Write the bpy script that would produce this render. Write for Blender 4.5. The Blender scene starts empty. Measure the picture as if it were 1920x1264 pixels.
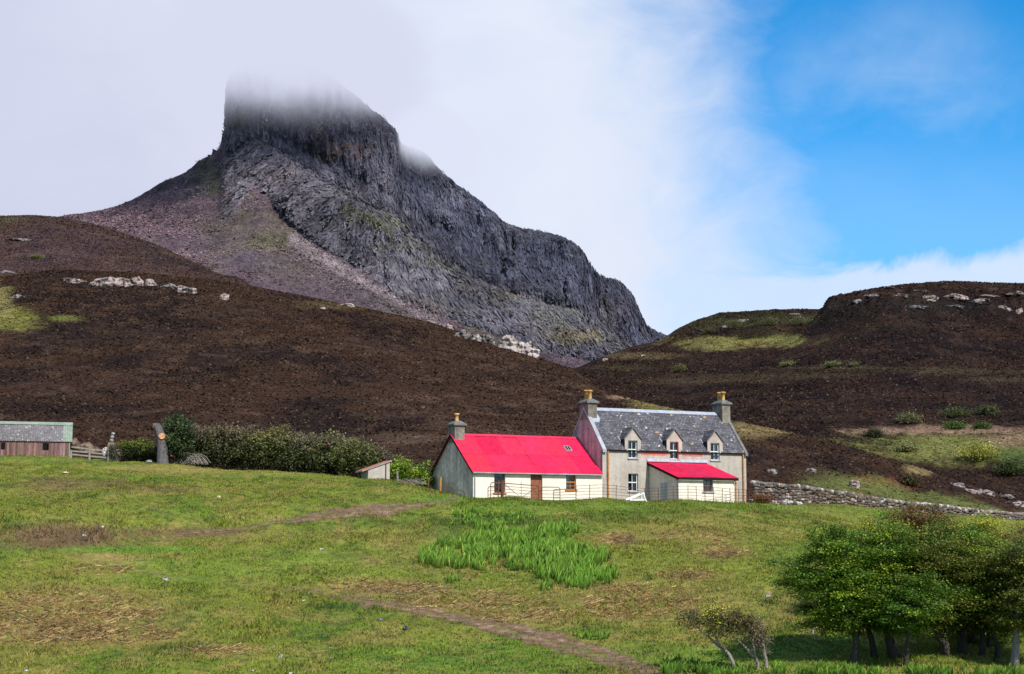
import bpy, math, random
import numpy as np
from mathutils import Vector, Matrix
R = math.radians
rng = np.random.default_rng(7)
random.seed(7)
sc = bpy.context.scene
COL = sc.collection

# ------------------------------------------------------------------ camera
F = 2933.0; CU, CV = 960.0, 632.0; PITCH = R(7.4)
cp, sp = math.cos(PITCH), math.sin(PITCH)
cam = bpy.data.objects.new('camera', bpy.data.cameras.new('camera'))
COL.objects.link(cam); sc.camera = cam
cam.data.sensor_width = 36.0; cam.data.lens = 36.0*F/1920.0
cam.data.clip_start = 0.5; cam.data.clip_end = 20000
cam.rotation_euler = (math.pi/2+PITCH, 0, 0)

def P(u, v, Y):
    """point of the place seen in direction (u, v) at ground distance Y"""
    u = np.asarray(u, float); v = np.asarray(v, float); Y = np.asarray(Y, float)
    w = (CV-v)/F
    k = Y/(cp-sp*w)
    return np.stack([(u-CU)/F*k, Y+0*k, (sp+cp*w)*k], -1)
def PV(u, v, Y): return Vector([float(c) for c in P(u, v, Y)])
def proj(p):
    d = p[..., 1]*cp+p[..., 2]*sp
    return CU+F*p[..., 0]/d, CV-F*(-p[..., 1]*sp+p[..., 2]*cp)/d

# ------------------------------------------------------------------ noise
def _h(ix, iy, iz, s):
    n = (ix.astype(np.int64)*374761393+iy.astype(np.int64)*668265263+iz.astype(np.int64)*2147483647+s*1274126177) & 0xffffffff
    n = ((n ^ (n >> 13))*1274126177) & 0xffffffff
    n = ((n ^ (n >> 16))*2246822519) & 0xffffffff
    return ((n ^ (n >> 15)) & 0xffffff)/float(0xffffff)
def vn(x, y, z=None, s=0):
    x = np.asarray(x, float); y = np.asarray(y, float)
    z = np.zeros_like(x) if z is None else np.asarray(z, float)
    fx, fy, fz = np.floor(x), np.floor(y), np.floor(z)
    tx, ty, tz = x-fx, y-fy, z-fz
    tx, ty, tz = [t*t*t*(t*(t*6-15)+10) for t in (tx, ty, tz)]
    r = 0
    for i in (0, 1):
        wx = tx if i else 1-tx
        for j in (0, 1):
            wy = ty if j else 1-ty
            for k in (0, 1):
                r = r+wx*wy*(tz if k else 1-tz)*_h(fx+i, fy+j, fz+k, s)
    return r*2-1
def fbm(x, y, z=None, s=0, o=4, g=.5, l=2.03):
    a, r, t = 1.0, 0, 0
    z = np.zeros_like(np.asarray(x, float)) if z is None else z
    for i in range(o):
        r = r+a*vn(x, y, z, s+i*17); t += a; a *= g; x, y, z = x*l+3.1, y*l+1.7, z*l+5.3
    return r/t
def ss(a, b, x):
    t = np.clip((np.asarray(x, float)-a)/(b-a), 0, 1); return t*t*(3-2*t)
def lerp(a, b, t):
    return np.asarray(a)*(1-t)+np.asarray(b)*t
def mixc(c, new, w):
    return c*(1-w[..., None])+np.asarray(new, float)*w[..., None]

# ------------------------------------------------------------------ materials
MATS = {}
def newmat(name):
    m = bpy.data.materials.new(name); m.use_nodes = True; m.node_tree.nodes.clear(); MATS[name] = m
    return m, m.node_tree.nodes, m.node_tree.links
def N(ns, t, **kw):
    n = ns.new(t)
    for k, v in kw.items():
        if k.startswith('i_'):
            key = k[2:]
            n.inputs[int(key) if key.isdigit() else key].default_value = v
        else: setattr(n, k, v)
    return n
def ramp(ns, stops):
    r = ns.new('ShaderNodeValToRGB'); e = r.color_ramp.elements
    while len(e) < len(stops): e.new(.5)
    for k, (p, c) in enumerate(stops):
        e[k].position = p; e[k].color = (*c, 1) if len(c) == 3 else c
    return r
def mul(ns, ln, a, b, fac=1.0, mode='MULTIPLY'):
    m = N(ns, 'ShaderNodeMix', data_type='RGBA', blend_type=mode); m.inputs[0].default_value = fac
    for i, s in ((6, a), (7, b)):
        if isinstance(s, tuple): m.inputs[i].default_value = (*s, 1)
        else: ln.new(s, m.inputs[i])
    return m.outputs[2]
def surface(name, base=None, attr=False, scales=((3, .3), (25, .25)), rough=.92, bump=((20, .3, .03),), stretch=(1, 1, 1), spec=.06, transl=0., streak=0, spots=None):
    """rough natural surface: colour (constant or stored per point) broken by several noises, noise bump"""
    m, ns, ln = newmat(name)
    out = N(ns, 'ShaderNodeOutputMaterial'); bs = N(ns, 'ShaderNodeBsdfPrincipled')
    bs.inputs['Roughness'].default_value = rough; bs.inputs['Specular IOR Level'].default_value = spec
    tc = N(ns, 'ShaderNodeTexCoord'); mp = N(ns, 'ShaderNodeMapping'); mp.inputs['Scale'].default_value = stretch
    ln.new(tc.outputs['Object'], mp.inputs[0]); co = mp.outputs[0]
    if attr:
        a = N(ns, 'ShaderNodeAttribute', attribute_name='Col'); c = a.outputs['Color']
    else:
        rgb = N(ns, 'ShaderNodeRGB'); rgb.outputs[0].default_value = (*base, 1); c = rgb.outputs[0]
    for sc_, am in scales:
        n = N(ns, 'ShaderNodeTexNoise'); n.inputs['Scale'].default_value = sc_; n.inputs['Detail'].default_value = 5; n.inputs['Roughness'].default_value = .65
        ln.new(co, n.inputs['Vector'])
        rp = ramp(ns, ((.3, (1-am,)*3), (.7, (1+am,)*3))); ln.new(n.outputs[0], rp.inputs[0])
        c = mul(ns, ln, c, rp.outputs[0])
    if streak:
        mp2 = N(ns, 'ShaderNodeMapping'); mp2.inputs['Scale'].default_value = (2.5, 2.5, .22); ln.new(tc.outputs['Object'], mp2.inputs[0])
        n = N(ns, 'ShaderNodeTexNoise', i_Scale=1.0, i_Detail=5.0); ln.new(mp2.outputs[0], n.inputs['Vector'])
        rp = ramp(ns, ((.35, (1-streak,)*3), (.6, (1,)*3))); ln.new(n.outputs[0], rp.inputs[0]); c = mul(ns, ln, c, rp.outputs[0])
    if spots:
        scl, th, colr = spots
        n = N(ns, 'ShaderNodeTexNoise', i_Scale=scl, i_Detail=3.0); ln.new(tc.outputs['Object'], n.inputs['Vector'])
        rp = ramp(ns, ((th, (0,)*3), (th+.05, (1,)*3))); ln.new(n.outputs[0], rp.inputs[0])
        mm = N(ns, 'ShaderNodeMix', data_type='RGBA'); ln.new(rp.outputs[0], mm.inputs[0]); ln.new(c, mm.inputs[6]); mm.inputs[7].default_value = (*colr, 1); c = mm.outputs[2]
    ln.new(c, bs.inputs['Base Color'])
    prev = None
    for sc_, st, di in bump:
        n = N(ns, 'ShaderNodeTexNoise'); n.inputs['Scale'].default_value = sc_; n.inputs['Detail'].default_value = 6; n.inputs['Roughness'].default_value = .7
        ln.new(co, n.inputs['Vector'])
        b = N(ns, 'ShaderNodeBump'); b.inputs['Strength'].default_value = st; b.inputs['Distance'].default_value = di
        ln.new(n.outputs[0], b.inputs['Height'])
        if prev: ln.new(prev, b.inputs['Normal'])
        prev = b.outputs[0]
    if prev: ln.new(prev, bs.inputs['Normal'])
    sh = bs.outputs[0]
    if transl:
        tr = N(ns, 'ShaderNodeBsdfTranslucent'); ln.new(c, tr.inputs[0])
        mx = N(ns, 'ShaderNodeMixShader'); mx.inputs[0].default_value = transl; ln.new(sh, mx.inputs[1]); ln.new(tr.outputs[0], mx.inputs[2]); sh = mx.outputs[0]
    ln.new(sh, out.inputs[0])
    return m

M = {}
M['ground'] = surface('meadow turf', attr=True, scales=((.35, .18), (3, .3), (11, .35)), bump=((5, .6, .12), (16, .5, .05)))
M['blade'] = surface('grass blades', attr=True, scales=((1.2, .2),), bump=(), transl=.25)
M['leaf'] = surface('leaves', attr=True, scales=((1.5, .15),), bump=(), rough=.55, spec=.3, transl=.22)
M['heather'] = surface('heather tufts', attr=True, scales=((.3, .25),), bump=(), transl=.1)
M['moor'] = surface('heather moor', attr=True, scales=((.06, .25), (.4, .4), (1.6, .45)), bump=((.25, .5, .8), (.9, .7, .5)))
M['mountain'] = surface('mountain rock', attr=True, scales=((.015, .2), (.09, .28), (.45, .5)), bump=((.06, .4, 4), (.3, .8, 1.6)), stretch=(1.0, .7, .55))
M['scree'] = surface('heather and scree slope', attr=True, scales=((.02, .2), (.1, .3), (.45, .35)), bump=((.08, .5, 3), (.35, .7, 1.2)))
M['rock'] = surface('pale weathered rock', attr=True, scales=((.7, .3), (4, .4)), bump=((1.2, .8, .4), (6, .6, .08)))
M['track'] = None
M['stone'] = surface('dry stone', attr=True, scales=((4, .25), (22, .35)), bump=((10, .6, .04),))
M['harl_main'] = surface('grey cream harling', (.47, .41, .355), scales=((.8, .14), (4, .14), (30, .12)), bump=((40, .5, .02),), streak=.16)
M['harl_white'] = surface('cream limewash', (.82, .735, .61), scales=((1, .08), (8, .1), (40, .08)), bump=((14, .5, .03),), streak=.08)
M['harl_cot_shade'] = surface('shade offset cottage gable harling', (.66, .53, .43), scales=((.6, .45), (3, .3), (30, .15)), bump=((30, .5, .02),), streak=.3)  # weak cool light on the cottage gable is offset in this warmer colour
M['harl_gable_shade'] = surface('shade offset house gable harling', (.46, .40, .36), scales=((.8, .3), (5, .2), (30, .15)), bump=((30, .5, .02),), streak=.4)  # colour neutralised and lightened to offset shade and red roof bounce
M['harl_porch'] = surface('shade offset porch side harling', (.80, .65, .53), scales=((1, .12), (8, .14), (40, .1)), bump=((30, .5, .02),), streak=.15)  # shaded porch side has its own copy, lightened and warmed against the shade
M['red_band'] = surface('faded red painted band', (.5, .18, .13), scales=((2, .3), (20, .2)), bump=())
M['lead'] = surface('lead flashing', (.36, .38, .44), scales=((3, .25), (20, .15)), rough=.5, bump=((8, .2, .02),), spec=.4)
M['coping'] = surface('stone coping', (.36, .37, .38), scales=((2, .25), (14, .25)), bump=((20, .4, .02),))
M['dark_trim'] = surface('dark bargeboard', (.022, .015, .013), scales=((6, .3),), bump=())
M['chimney'] = surface('weathered chimney harling', (.235, .205, .17), scales=((1.5, .4), (8, .3)), bump=((20, .5, .03),), streak=.3)
M['slab'] = surface('chimney slab', (.17, .165, .15), scales=((3, .35),), bump=((12, .4, .02),))
M['clay'] = surface('yellow clay pot', (.62, .36, .13), scales=((3, .3), (15, .25)), bump=((12, .3, .01),), streak=.3)
M['iron_rust'] = surface('rusted iron', (.13, .06, .04), scales=((6, .4), (30, .3)), bump=((40, .3, .004),), rough=.8)
M['pipe'] = surface('ochre painted pipe', (.42, .19, .055), scales=((4, .3),), bump=(), rough=.6)
M['brown_wood'] = surface('brown painted timber', (.26, .10, .06), scales=((3, .3), (20, .2)), bump=((20, .3, .008),))
M['orange_wood'] = surface('orange varnished timber', (.5, .19, .06), scales=((4, .25),), bump=())
M['white_paint'] = surface('white paint', (.78, .77, .74), scales=((5, .1),), bump=(), rough=.5, spec=.3)
M['grey_door'] = surface('pale grey door paint', (.42, .43, .45), scales=((3, .2), (14, .2)), bump=(), streak=.15)
M['old_wood'] = surface('bleached grey timber', (.27, .235, .2), scales=((3, .3), (18, .35)), stretch=(3, 3, .6), bump=((14, .5, .02),))
M['bark'] = surface('bark', (.07, .055, .045), scales=((3, .35), (14, .4)), stretch=(2, 2, .7), bump=((9, .7, .04),))
M['pale_bark'] = surface('lichen pale bark', (.27, .225, .19), scales=((4, .35), (18, .4)), stretch=(2, 2, .7), bump=((12, .7, .03),))
M['stump_bark'] = surface('silver dead bark', (.125, .112, .112), scales=((3, .35), (12, .5)), stretch=(2.5, 2.5, .5), bump=((9, .9, .07),))
M['cut_wood'] = surface('fresh sawn wood', (.55, .27, .13), scales=((6, .3),), bump=())
M['curtain'] = surface('net curtain', (.62, .62, .62), scales=((9, .2),), bump=())
M['teal'] = surface('teal curtain', (.12, .48, .44), scales=((9, .2),), bump=())
M['shed_board'] = surface('shed red brown cladding', attr=True, scales=((1.5, .3), (9, .3)), stretch=(3, 3, .5), bump=((12, .4, .02),))
M['shed_sheet'] = surface('lichened grey sheeting', attr=True, scales=((.9, .25), (6, .35)), bump=((12, .4, .02),), spots=(5, .64, (.55, .5, .46)))
M['green_paint'] = surface('green painted sheet', (.24, .28, .225), scales=((2, .25), (12, .2)), bump=())
M['red_sheet'] = surface('red painted corrugated iron', attr=True, scales=((.5, .14), (3, .16), (25, .12)), rough=.55, spec=.25, bump=((8, .2, .015),), streak=.22)
M['unlit_inside'] = surface('painted unlit inside', (.012, .011, .011), scales=((3, .2),), bump=())  # near-black colour painted in place of shade inside openings
M['flower'] = surface('pink blossom', (.6, .05, .18), scales=((9, .2),), bump=(), transl=.2)

def glass_mat():
    m, ns, ln = newmat('window glass')
    out = N(ns, 'ShaderNodeOutputMaterial'); t = N(ns, 'ShaderNodeBsdfTransparent'); t.inputs[0].default_value = (.75, .8, .82, 1)
    g = N(ns, 'ShaderNodeBsdfGlossy'); g.inputs['Roughness'].default_value = .03
    fr = N(ns, 'ShaderNodeFresnel'); fr.inputs[0].default_value = 1.7
    mx = N(ns, 'ShaderNodeMixShader'); ln.new(fr.outputs[0], mx.inputs[0]); ln.new(t.outputs[0], mx.inputs[1]); ln.new(g.outputs[0], mx.inputs[2]); ln.new(mx.outputs[0], out.inputs[0])
    return m
M['glass'] = glass_mat()

def slate_mat():
    m, ns, ln = newmat('lichened slates')
    out = N(ns, 'ShaderNodeOutputMaterial'); bs = N(ns, 'ShaderNodeBsdfPrincipled'); bs.inputs['Roughness'].default_value = .7; bs.inputs['Specular IOR Level'].default_value = .3
    tc = N(ns, 'ShaderNodeTexCoord'); mp = N(ns, 'ShaderNodeMapping'); ln.new(tc.outputs['UV'], mp.inputs[0])
    br = N(ns, 'ShaderNodeTexBrick'); br.offset = .5
    for k, v in (('Scale', 1.0), ('Mortar Size', .012), ('Brick Width', .27), ('Row Height', .19), ('Bias', 0.)): br.inputs[k].default_value = v
    br.inputs['Color1'].default_value = (.062, .060, .068, 1); br.inputs['Color2'].default_value = (.145, .132, .142, 1); br.inputs['Mortar'].default_value = (.035, .035, .045, 1)
    ln.new(mp.outputs[0], br.inputs['Vector'])
    c = br.outputs['Color']
    for s_, am in ((1.2, .25), (9, .35)):
        n = N(ns, 'ShaderNodeTexNoise', i_Scale=s_, i_Detail=6.0); ln.new(mp.outputs[0], n.inputs['Vector'])
        rp = ramp(ns, ((.3, (1-am,)*3), (.7, (1+am,)*3))); ln.new(n.outputs[0], rp.inputs[0]); c = mul(ns, ln, c, rp.outputs[0])
    for s_, th, colr in ((2.6, .67, (.55, .51, .49)), (5.5, .66, (.36, .36, .39)), (1.6, .70, (.40, .26, .10))):
        n = N(ns, 'ShaderNodeTexNoise', i_Scale=s_, i_Detail=2.0); ln.new(mp.outputs[0], n.inputs['Vector'])
        rp = ramp(ns, ((th, (0,)*3), (th+.03, (1,)*3))); ln.new(n.outputs[0], rp.inputs[0])
        mm = N(ns, 'ShaderNodeMix', data_type='RGBA'); ln.new(rp.outputs[0], mm.inputs[0]); ln.new(c, mm.inputs[6]); mm.inputs[7].default_value = (*colr, 1); c = mm.outputs[2]
    ln.new(c, bs.inputs['Base Color'])
    b = N(ns, 'ShaderNodeBump'); b.inputs['Strength'].default_value = .6; b.inputs['Distance'].default_value = .03; b.invert = True
    ln.new(br.outputs['Fac'], b.inputs['Height']); ln.new(b.outputs[0], bs.inputs['Normal'])
    ln.new(bs.outputs[0], out.inputs[0]); return m
M['slate'] = slate_mat()

def track_mat():
    m, ns, ln = newmat('worn earth track')
    out = N(ns, 'ShaderNodeOutputMaterial'); bs = N(ns, 'ShaderNodeBsdfPrincipled'); bs.inputs['Roughness'].default_value = .95
    tc = N(ns, 'ShaderNodeTexCoord'); at = N(ns, 'ShaderNodeAttribute', attribute_name='Col')
    n = N(ns, 'ShaderNodeTexNoise', i_Scale=3.0, i_Detail=8.0, i_Roughness=.7); ln.new(tc.outputs['Object'], n.inputs['Vector'])
    rp = ramp(ns, ((.3, (.12, .075, .042)), (.52, (.24, .125, .072)), (.64, (.36, .26, .18)), (.74, (.55, .48, .40)))); ln.new(n.outputs[0], rp.inputs[0])
    ln.new(rp.outputs[0], bs.inputs['Base Color'])
    n2 = N(ns, 'ShaderNodeTexNoise', i_Scale=1.4, i_Detail=8.0, i_Roughness=.75); ln.new(tc.outputs['Object'], n2.inputs['Vector'])
    sb = N(ns, 'ShaderNodeMath', operation='SUBTRACT'); ln.new(at.outputs['Fac'], sb.inputs[0]); ln.new(n2.outputs[0], sb.inputs[1])
    ms = N(ns, 'ShaderNodeMath', operation='MULTIPLY_ADD', use_clamp=True); ms.inputs[1].default_value = 3.2; ms.inputs[2].default_value = .5; ln.new(sb.outputs[0], ms.inputs[0])
    tr = N(ns, 'ShaderNodeBsdfTransparent'); mx = N(ns, 'ShaderNodeMixShader'); ln.new(ms.outputs[0], mx.inputs[0]); ln.new(tr.outputs[0], mx.inputs[1]); ln.new(bs.outputs[0], mx.inputs[2]); ln.new(mx.outputs[0], out.inputs[0])
    b = N(ns, 'ShaderNodeBump', i_Strength=.6, i_Distance=.06); ln.new(n.outputs[0], b.inputs['Height']); ln.new(b.outputs[0], bs.inputs['Normal'])
    return m
M['track'] = track_mat()

# ------------------------------------------------------------------ mesh helpers
def tag(o, label=None, cat=None, group=None, kind=None):
    if label: o['label'] = label
    if cat: o['category'] = cat
    if group: o['group'] = group
    if kind: o['kind'] = kind
    return o
def empty(name, loc=(0, 0, 0), rz=0.0):
    o = bpy.data.objects.new(name, None); COL.objects.link(o); o.location = loc; o.rotation_euler = (0, 0, rz); o.empty_display_size = .3
    return o
def npmesh(name, V, Fc, mat, parent=None, col=None, smooth=False, link=True):
    """V (n,3) points, Fc (m,k) faces of equal size, as one mesh object"""
    V = np.ascontiguousarray(V, np.float32); Fc = np.ascontiguousarray(Fc, np.int32)
    me = bpy.data.meshes.new(name); k = Fc.shape[1]
    me.vertices.add(len(V)); me.vertices.foreach_set('co', V.ravel())
    me.loops.add(Fc.size); me.loops.foreach_set('vertex_index', Fc.ravel())
    me.polygons.add(len(Fc)); me.polygons.foreach_set('loop_start', np.arange(0, Fc.size, k, dtype=np.int32))
    me.update(calc_edges=True)
    if smooth: me.polygons.foreach_set('use_smooth', np.ones(len(Fc), bool))
    if col is not None:
        a = me.color_attributes.new('Col', 'FLOAT_COLOR', 'POINT')
        c = np.ones((len(V), 4), np.float32); c[:, :3] = col; a.data.foreach_set('color', c.ravel())
    me.materials.append(mat); me.validate()
    o = bpy.data.objects.new(name, me)
    if link: COL.objects.link(o)
    if parent: o.parent = parent
    return o
class MB:
    """collects polygons of any size into ONE mesh object"""
    def __init__(s): s.v, s.f, s.c, s.uv = [], [], [], {}
    def poly(s, pts, col=(1, 1, 1), uv=None):
        n = len(s.v); s.v += [tuple(p) for p in pts]; s.c += [col]*len(pts); s.f.append(tuple(range(n, n+len(pts))))
        if uv: s.uv[len(s.f)-1] = uv
    def box(s, a, b, col=(1, 1, 1), X=Matrix()):
        (x0, y0, z0), (x1, y1, z1) = a, b
        p = [X @ Vector(q) for q in ((x0, y0, z0), (x1, y0, z0), (x1, y1, z0), (x0, y1, z0), (x0, y0, z1), (x1, y0, z1), (x1, y1, z1), (x0, y1, z1))]
        n = len(s.v); s.v += [tuple(q) for q in p]; s.c += [col]*8
        s.f += [tuple(n+i for i in q) for q in ((0, 3, 2, 1), (4, 5, 6, 7), (0, 1, 5, 4), (1, 2, 6, 5), (2, 3, 7, 6), (3, 0, 4, 7))]
    def prism(s, prof, d0, d1, axis='x', col=(1, 1, 1)):
        """profile of (p, q) pairs swept between d0 and d1 along an axis"""
        mk = {'x': lambda d, p, q: (d, p, q), 'y': lambda d, p, q: (p, d, q), 'z': lambda d, p, q: (p, q, d)}[axis]
        n = len(s.v); m = len(prof)
        s.v += [mk(d0, *p) for p in prof]+[mk(d1, *p) for p in prof]; s.c += [col]*2*m
        s.f += [tuple(n+i for i in range(m))[::-1], tuple(n+m+i for i in range(m))]
        s.f += [(n+i, n+(i+1) % m, n+m+(i+1) % m, n+m+i) for i in range(m)]
    def tube(s, pts, rad, k=8, col=(1, 1, 1), cap=True, rough=0.0):
        pts = [Vector(p) for p in pts]; m = len(pts)
        rad = [rad]*m if isinstance(rad, (int, float)) else rad
        n = len(s.v); up = None
        for i, p in enumerate(pts):
            d = (pts[min(i+1, m-1)]-pts[max(i-1, 0)]).normalized()
            if up is None: up = Vector((0, 0, 1)) if abs(d.z) < .9 else Vector((1, 0, 0))
            a = d.cross(up).normalized(); b = a.cross(d).normalized(); up = b
            for j in range(k):
                t = 2*math.pi*j/k; r = rad[i]*(1+rough*random.uniform(-1, 1))
                s.v.append(tuple(p+a*math.cos(t)*r+b*math.sin(t)*r)); s.c.append(col)
        for i in range(m-1):
            for j in range(k):
                s.f.append((n+i*k+j, n+i*k+(j+1) % k, n+(i+1)*k+(j+1) % k, n+(i+1)*k+j))
        if cap: s.f += [tuple(n+j for j in range(k))[::-1], tuple(n+(m-1)*k+j for j in range(k))]
    def lathe(s, prof, c=(0, 0), k=14, col=(1, 1, 1)):
        n = len(s.v); m = len(prof)
        for r, z in prof:
            for j in range(k):
                t = 2*math.pi*j/k; s.v.append((c[0]+r*math.cos(t), c[1]+r*math.sin(t), z)); s.c.append(col)
        for i in range(m-1):
            for j in range(k): s.f.append((n+i*k+j, n+i*k+(j+1) % k, n+(i+1)*k+(j+1) % k, n+(i+1)*k+j))
        s.f += [tuple(n+j for j in range(k))[::-1], tuple(n+(m-1)*k+j for j in range(k))]
    def panel(s, o, ux, uz, W, H, holes, t, uvs=None, col=(1, 1, 1)):
        """flat slab with rectangular openings; reveals close the openings; faces share the outer plane o + ux*x + uz*z, thickness t inward"""
        o, ux, uz = Vector(o), Vector(ux).normalized(), Vector(uz).normalized(); nn = ux.cross(uz)   # outward
        xs = sorted({0, W, *[h[i] for h in holes for i in (0, 2)]}); zs = sorted({0, H, *[h[i] for h in holes for i in (1, 3)]})
        xs = [x for x in xs if -1e-6 <= x <= W+1e-6]; zs = [z for z in zs if -1e-6 <= z <= H+1e-6]
        inh = lambda x, z: any(h[0] < x < h[2] and h[1] < z < h[3] for h in holes)
        pt = lambda x, z, d=0: o+ux*x+uz*z-nn*d
        for i in range(len(xs)-1):
            for j in range(len(zs)-1):
                x0, x1, z0, z1 = xs[i], xs[i+1], zs[j], zs[j+1]
                if inh((x0+x1)/2, (z0+z1)/2): continue
                s.poly([pt(x0, z0), pt(x1, z0), pt(x1, z1), pt(x0, z1)], col, uv=[(x0, z0), (x1, z0), (x1, z1), (x0, z1)])
                s.poly([pt(x0, z0, t), pt(x0, z1, t), pt(x1, z1, t), pt(x1, z0, t)], col)
                e = 1e-4
                for (xa, za, xb, zb, mx_, mz_) in ((x0, z0, x0, z1, x0-e, None), (x1, z0, x1, z1, x1+e, None), (x0, z0, x1, z0, None, z0-e), (x0, z1, x1, z1, None, z1+e)):
                    mx = (x0+x1)/2 if mx_ is None else mx_; mz = (z0+z1)/2 if mz_ is None else mz_
                    if inh(mx, mz) or mx < 0 or mx > W or mz < 0 or mz > H:
                        s.poly([pt(xa, za), pt(xb, zb), pt(xb, zb, t), pt(xa, za, t)], col)
    def build(s, name, mat, parent=None, smooth=False):
        me = bpy.data.meshes.new(name); me.from_pydata(s.v, [], s.f)
        a = me.color_attributes.new('Col', 'FLOAT_COLOR', 'POINT')
        c = np.ones((len(s.v), 4), np.float32); c[:, :3] = np.array(s.c, np.float32); a.data.foreach_set('color', c.ravel())
        if s.uv:
            ul = me.uv_layers.new(name='UVMap')
            for fi, uv in s.uv.items():
                for li, q in zip(me.polygons[fi].loop_indices, uv): ul.data[li].uv = q
        if smooth: me.polygons.foreach_set('use_smooth', np.ones(len(me.polygons), bool))
        me.materials.append(mat); o = bpy.data.objects.new(name, me); COL.objects.link(o)
        if parent: o.parent = parent
        return o

# ------------------------------------------------------------------ terrain
class TPS:
    """smooth sheet through control points: elevation slope z/Y as a function of bearing and distance"""
    KA, KL = 3.0, 1.0
    def __init__(s, pts, lam=1e-5):
        q = []
        for p in pts:
            w = P(p[0], p[1], p[2]) if len(p) == 3 else None
            if w is None:   # (u, Y, z, 'z')
                x = (p[0]-CU)/F*(p[1]*cp+p[2]*sp); w = np.array([x, p[1], p[2]])
            q.append(w)
        q = np.array(q)
        s.c = s.co(q[:, 0], q[:, 1]); e = q[:, 2]/q[:, 1]
        n = len(q); A = np.zeros((n+3, n+3)); A[:n, :n] = s.k(s.c[:, None]-s.c[None])+lam*np.eye(n)
        A[:n, n] = 1; A[:n, n+1:] = s.c; A[n, :n] = 1; A[n+1:, :n] = s.c.T
        s.w = np.linalg.solve(A, np.concatenate([e, np.zeros(3)]))
    def co(s, x, y): return np.stack([x/y*s.KA, np.log(y)*s.KL], -1)
    def k(s, d):
        r2 = (d**2).sum(-1)+1e-12; return .5*r2*np.log(r2)
    def __call__(s, x, y):
        sh = np.shape(x); c = s.co(np.ravel(x), np.ravel(y)); out = np.empty(len(c)); n = len(s.c)
        for i in range(0, len(c), 40000):
            d = c[i:i+40000]
            out[i:i+40000] = s.k(d[:, None]-s.c[None]) @ s.w[:n]+s.w[n]+d @ s.w[n+1:]
        return out.reshape(sh)*np.reshape(np.ravel(y), sh)
def grid_faces(n, m):
    i = np.arange(n*m).reshape(n, m)
    return np.stack([i[:-1, :-1], i[:-1, 1:], i[1:, 1:], i[1:, :-1]], -1).reshape(-1, 4)
class Sheet:
    """height field on a bearing x distance grid, with a lookup for standing things on it"""
    def __init__(s, fn, aa, yy):
        s.a, s.y = aa, yy
        A, Y = np.meshgrid(aa, yy, indexing='xy'); s.X = A*Y; s.Y = Y; s.Z = fn(s.X, s.Y)
    def H(s, x, y):
        x = np.asarray(x, float); y = np.asarray(y, float); a = x/y
        fi = np.clip(np.interp(a, s.a, np.arange(len(s.a))), 0, len(s.a)-1.001); fj = np.clip(np.interp(y, s.y, np.arange(len(s.y))), 0, len(s.y)-1.001)
        i = fi.astype(int); j = fj.astype(int); ti = fi-i; tj = fj-j; Z = s.Z
        return (Z[j, i]*(1-ti)+Z[j, i+1]*ti)*(1-tj)+(Z[j+1, i]*(1-ti)+Z[j+1, i+1]*ti)*tj
    def hit(s, u, v, y0=None, y1=None, n=700):
        u = np.atleast_1d(np.asarray(u, float)); v = np.atleast_1d(np.asarray(v, float))
        yy = np.geomspace(y0 or s.y[0], y1 or s.y[-1], n); best = np.full(len(u), np.nan)
        for Y in yy:
            p = P(u, v, Y); ok = np.isnan(best) & (s.H(p[:, 0], p[:, 1]) >= p[:, 2]); best[ok] = Y
        best = np.where(np.isnan(best), yy[-1], best)
        p = P(u, v, best); p[:, 2] = s.H(p[:, 0], p[:, 1]); return p
    def crest(s, line, y0, wn=.16):
        """bring the ridge to the surveyed crest heights, fading out away from the ridge"""
        m = s.y > y0; jj = np.where(m)[0]
        E = (s.Z/s.Y)[jj]; k = E.argmax(0); j = jj[k]; i = np.arange(len(s.a)); p = np.stack([s.X[j, i], s.Y[j, i], s.Z[j, i]], -1)
        for _ in range(2):
            u, v = proj(p); vt = np.interp(u, [q[0] for q in line], [q[1] for q in line]); want = P(u, vt, p[:, 1])[:, 2]; d = np.where((u > line[0][0]-40) & (u < line[-1][0]+40), want-s.Z[j, i], 0)
            sm = lambda q, n: np.convolve(np.pad(q, n, mode='edge'), np.hanning(2*n+3)[1:-1]/np.hanning(2*n+3).sum(), 'valid')
            d = sm(d, 6); yc = np.exp(sm(np.log(p[:, 1]), 24)); lg = np.log(s.Y/yc[None]); wgt = np.where(lg > 0, np.exp(-(lg/(wn*3))**2), np.exp(-(lg/wn)**2))
            s.Z = s.Z+d[None]*wgt; E = (s.Z/s.Y)[jj]; k = E.argmax(0); j = jj[k]; p = np.stack([s.X[j, i], s.Y[j, i], s.Z[j, i]], -1)
    def pts(s): return np.stack([s.X, s.Y, s.Z], -1)
    def build(s, name, mat, col):
        o = npmesh(name, s.pts().reshape(-1, 3), grid_faces(*s.X.shape), mat, col=col.reshape(-1, 3), smooth=True)
        return tag(o, kind='structure')
def blob(u, v, cu, cv, ru, rv, wob=0, soft=.5):
    d = np.sqrt(((u-cu)/ru)**2+((v-cv)/rv)**2)
    return 1-ss(1-soft, 1+soft, d+wob)
def seg_dist(u, v, pl, sv=1.0):
    """distance in (u, v*sv) to a polyline and the fraction along it"""
    best = np.full(np.shape(u), 1e9); fr = np.zeros(np.shape(u)); n = len(pl)-1
    for i in range(n):
        (a, b), (c, d) = pl[i], pl[i+1]; b, d = b*sv, d*sv
        L2 = (c-a)**2+(d-b)**2; t = np.clip(((u-a)*(c-a)+(v*sv-b)*(d-b))/L2, 0, 1)
        q = np.hypot(u-a-t*(c-a), v*sv-b-t*(d-b)); k = q < best; best = np.where(k, q, best); fr = np.where(k, (i+t)/n, fr)
    return best, fr

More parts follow.
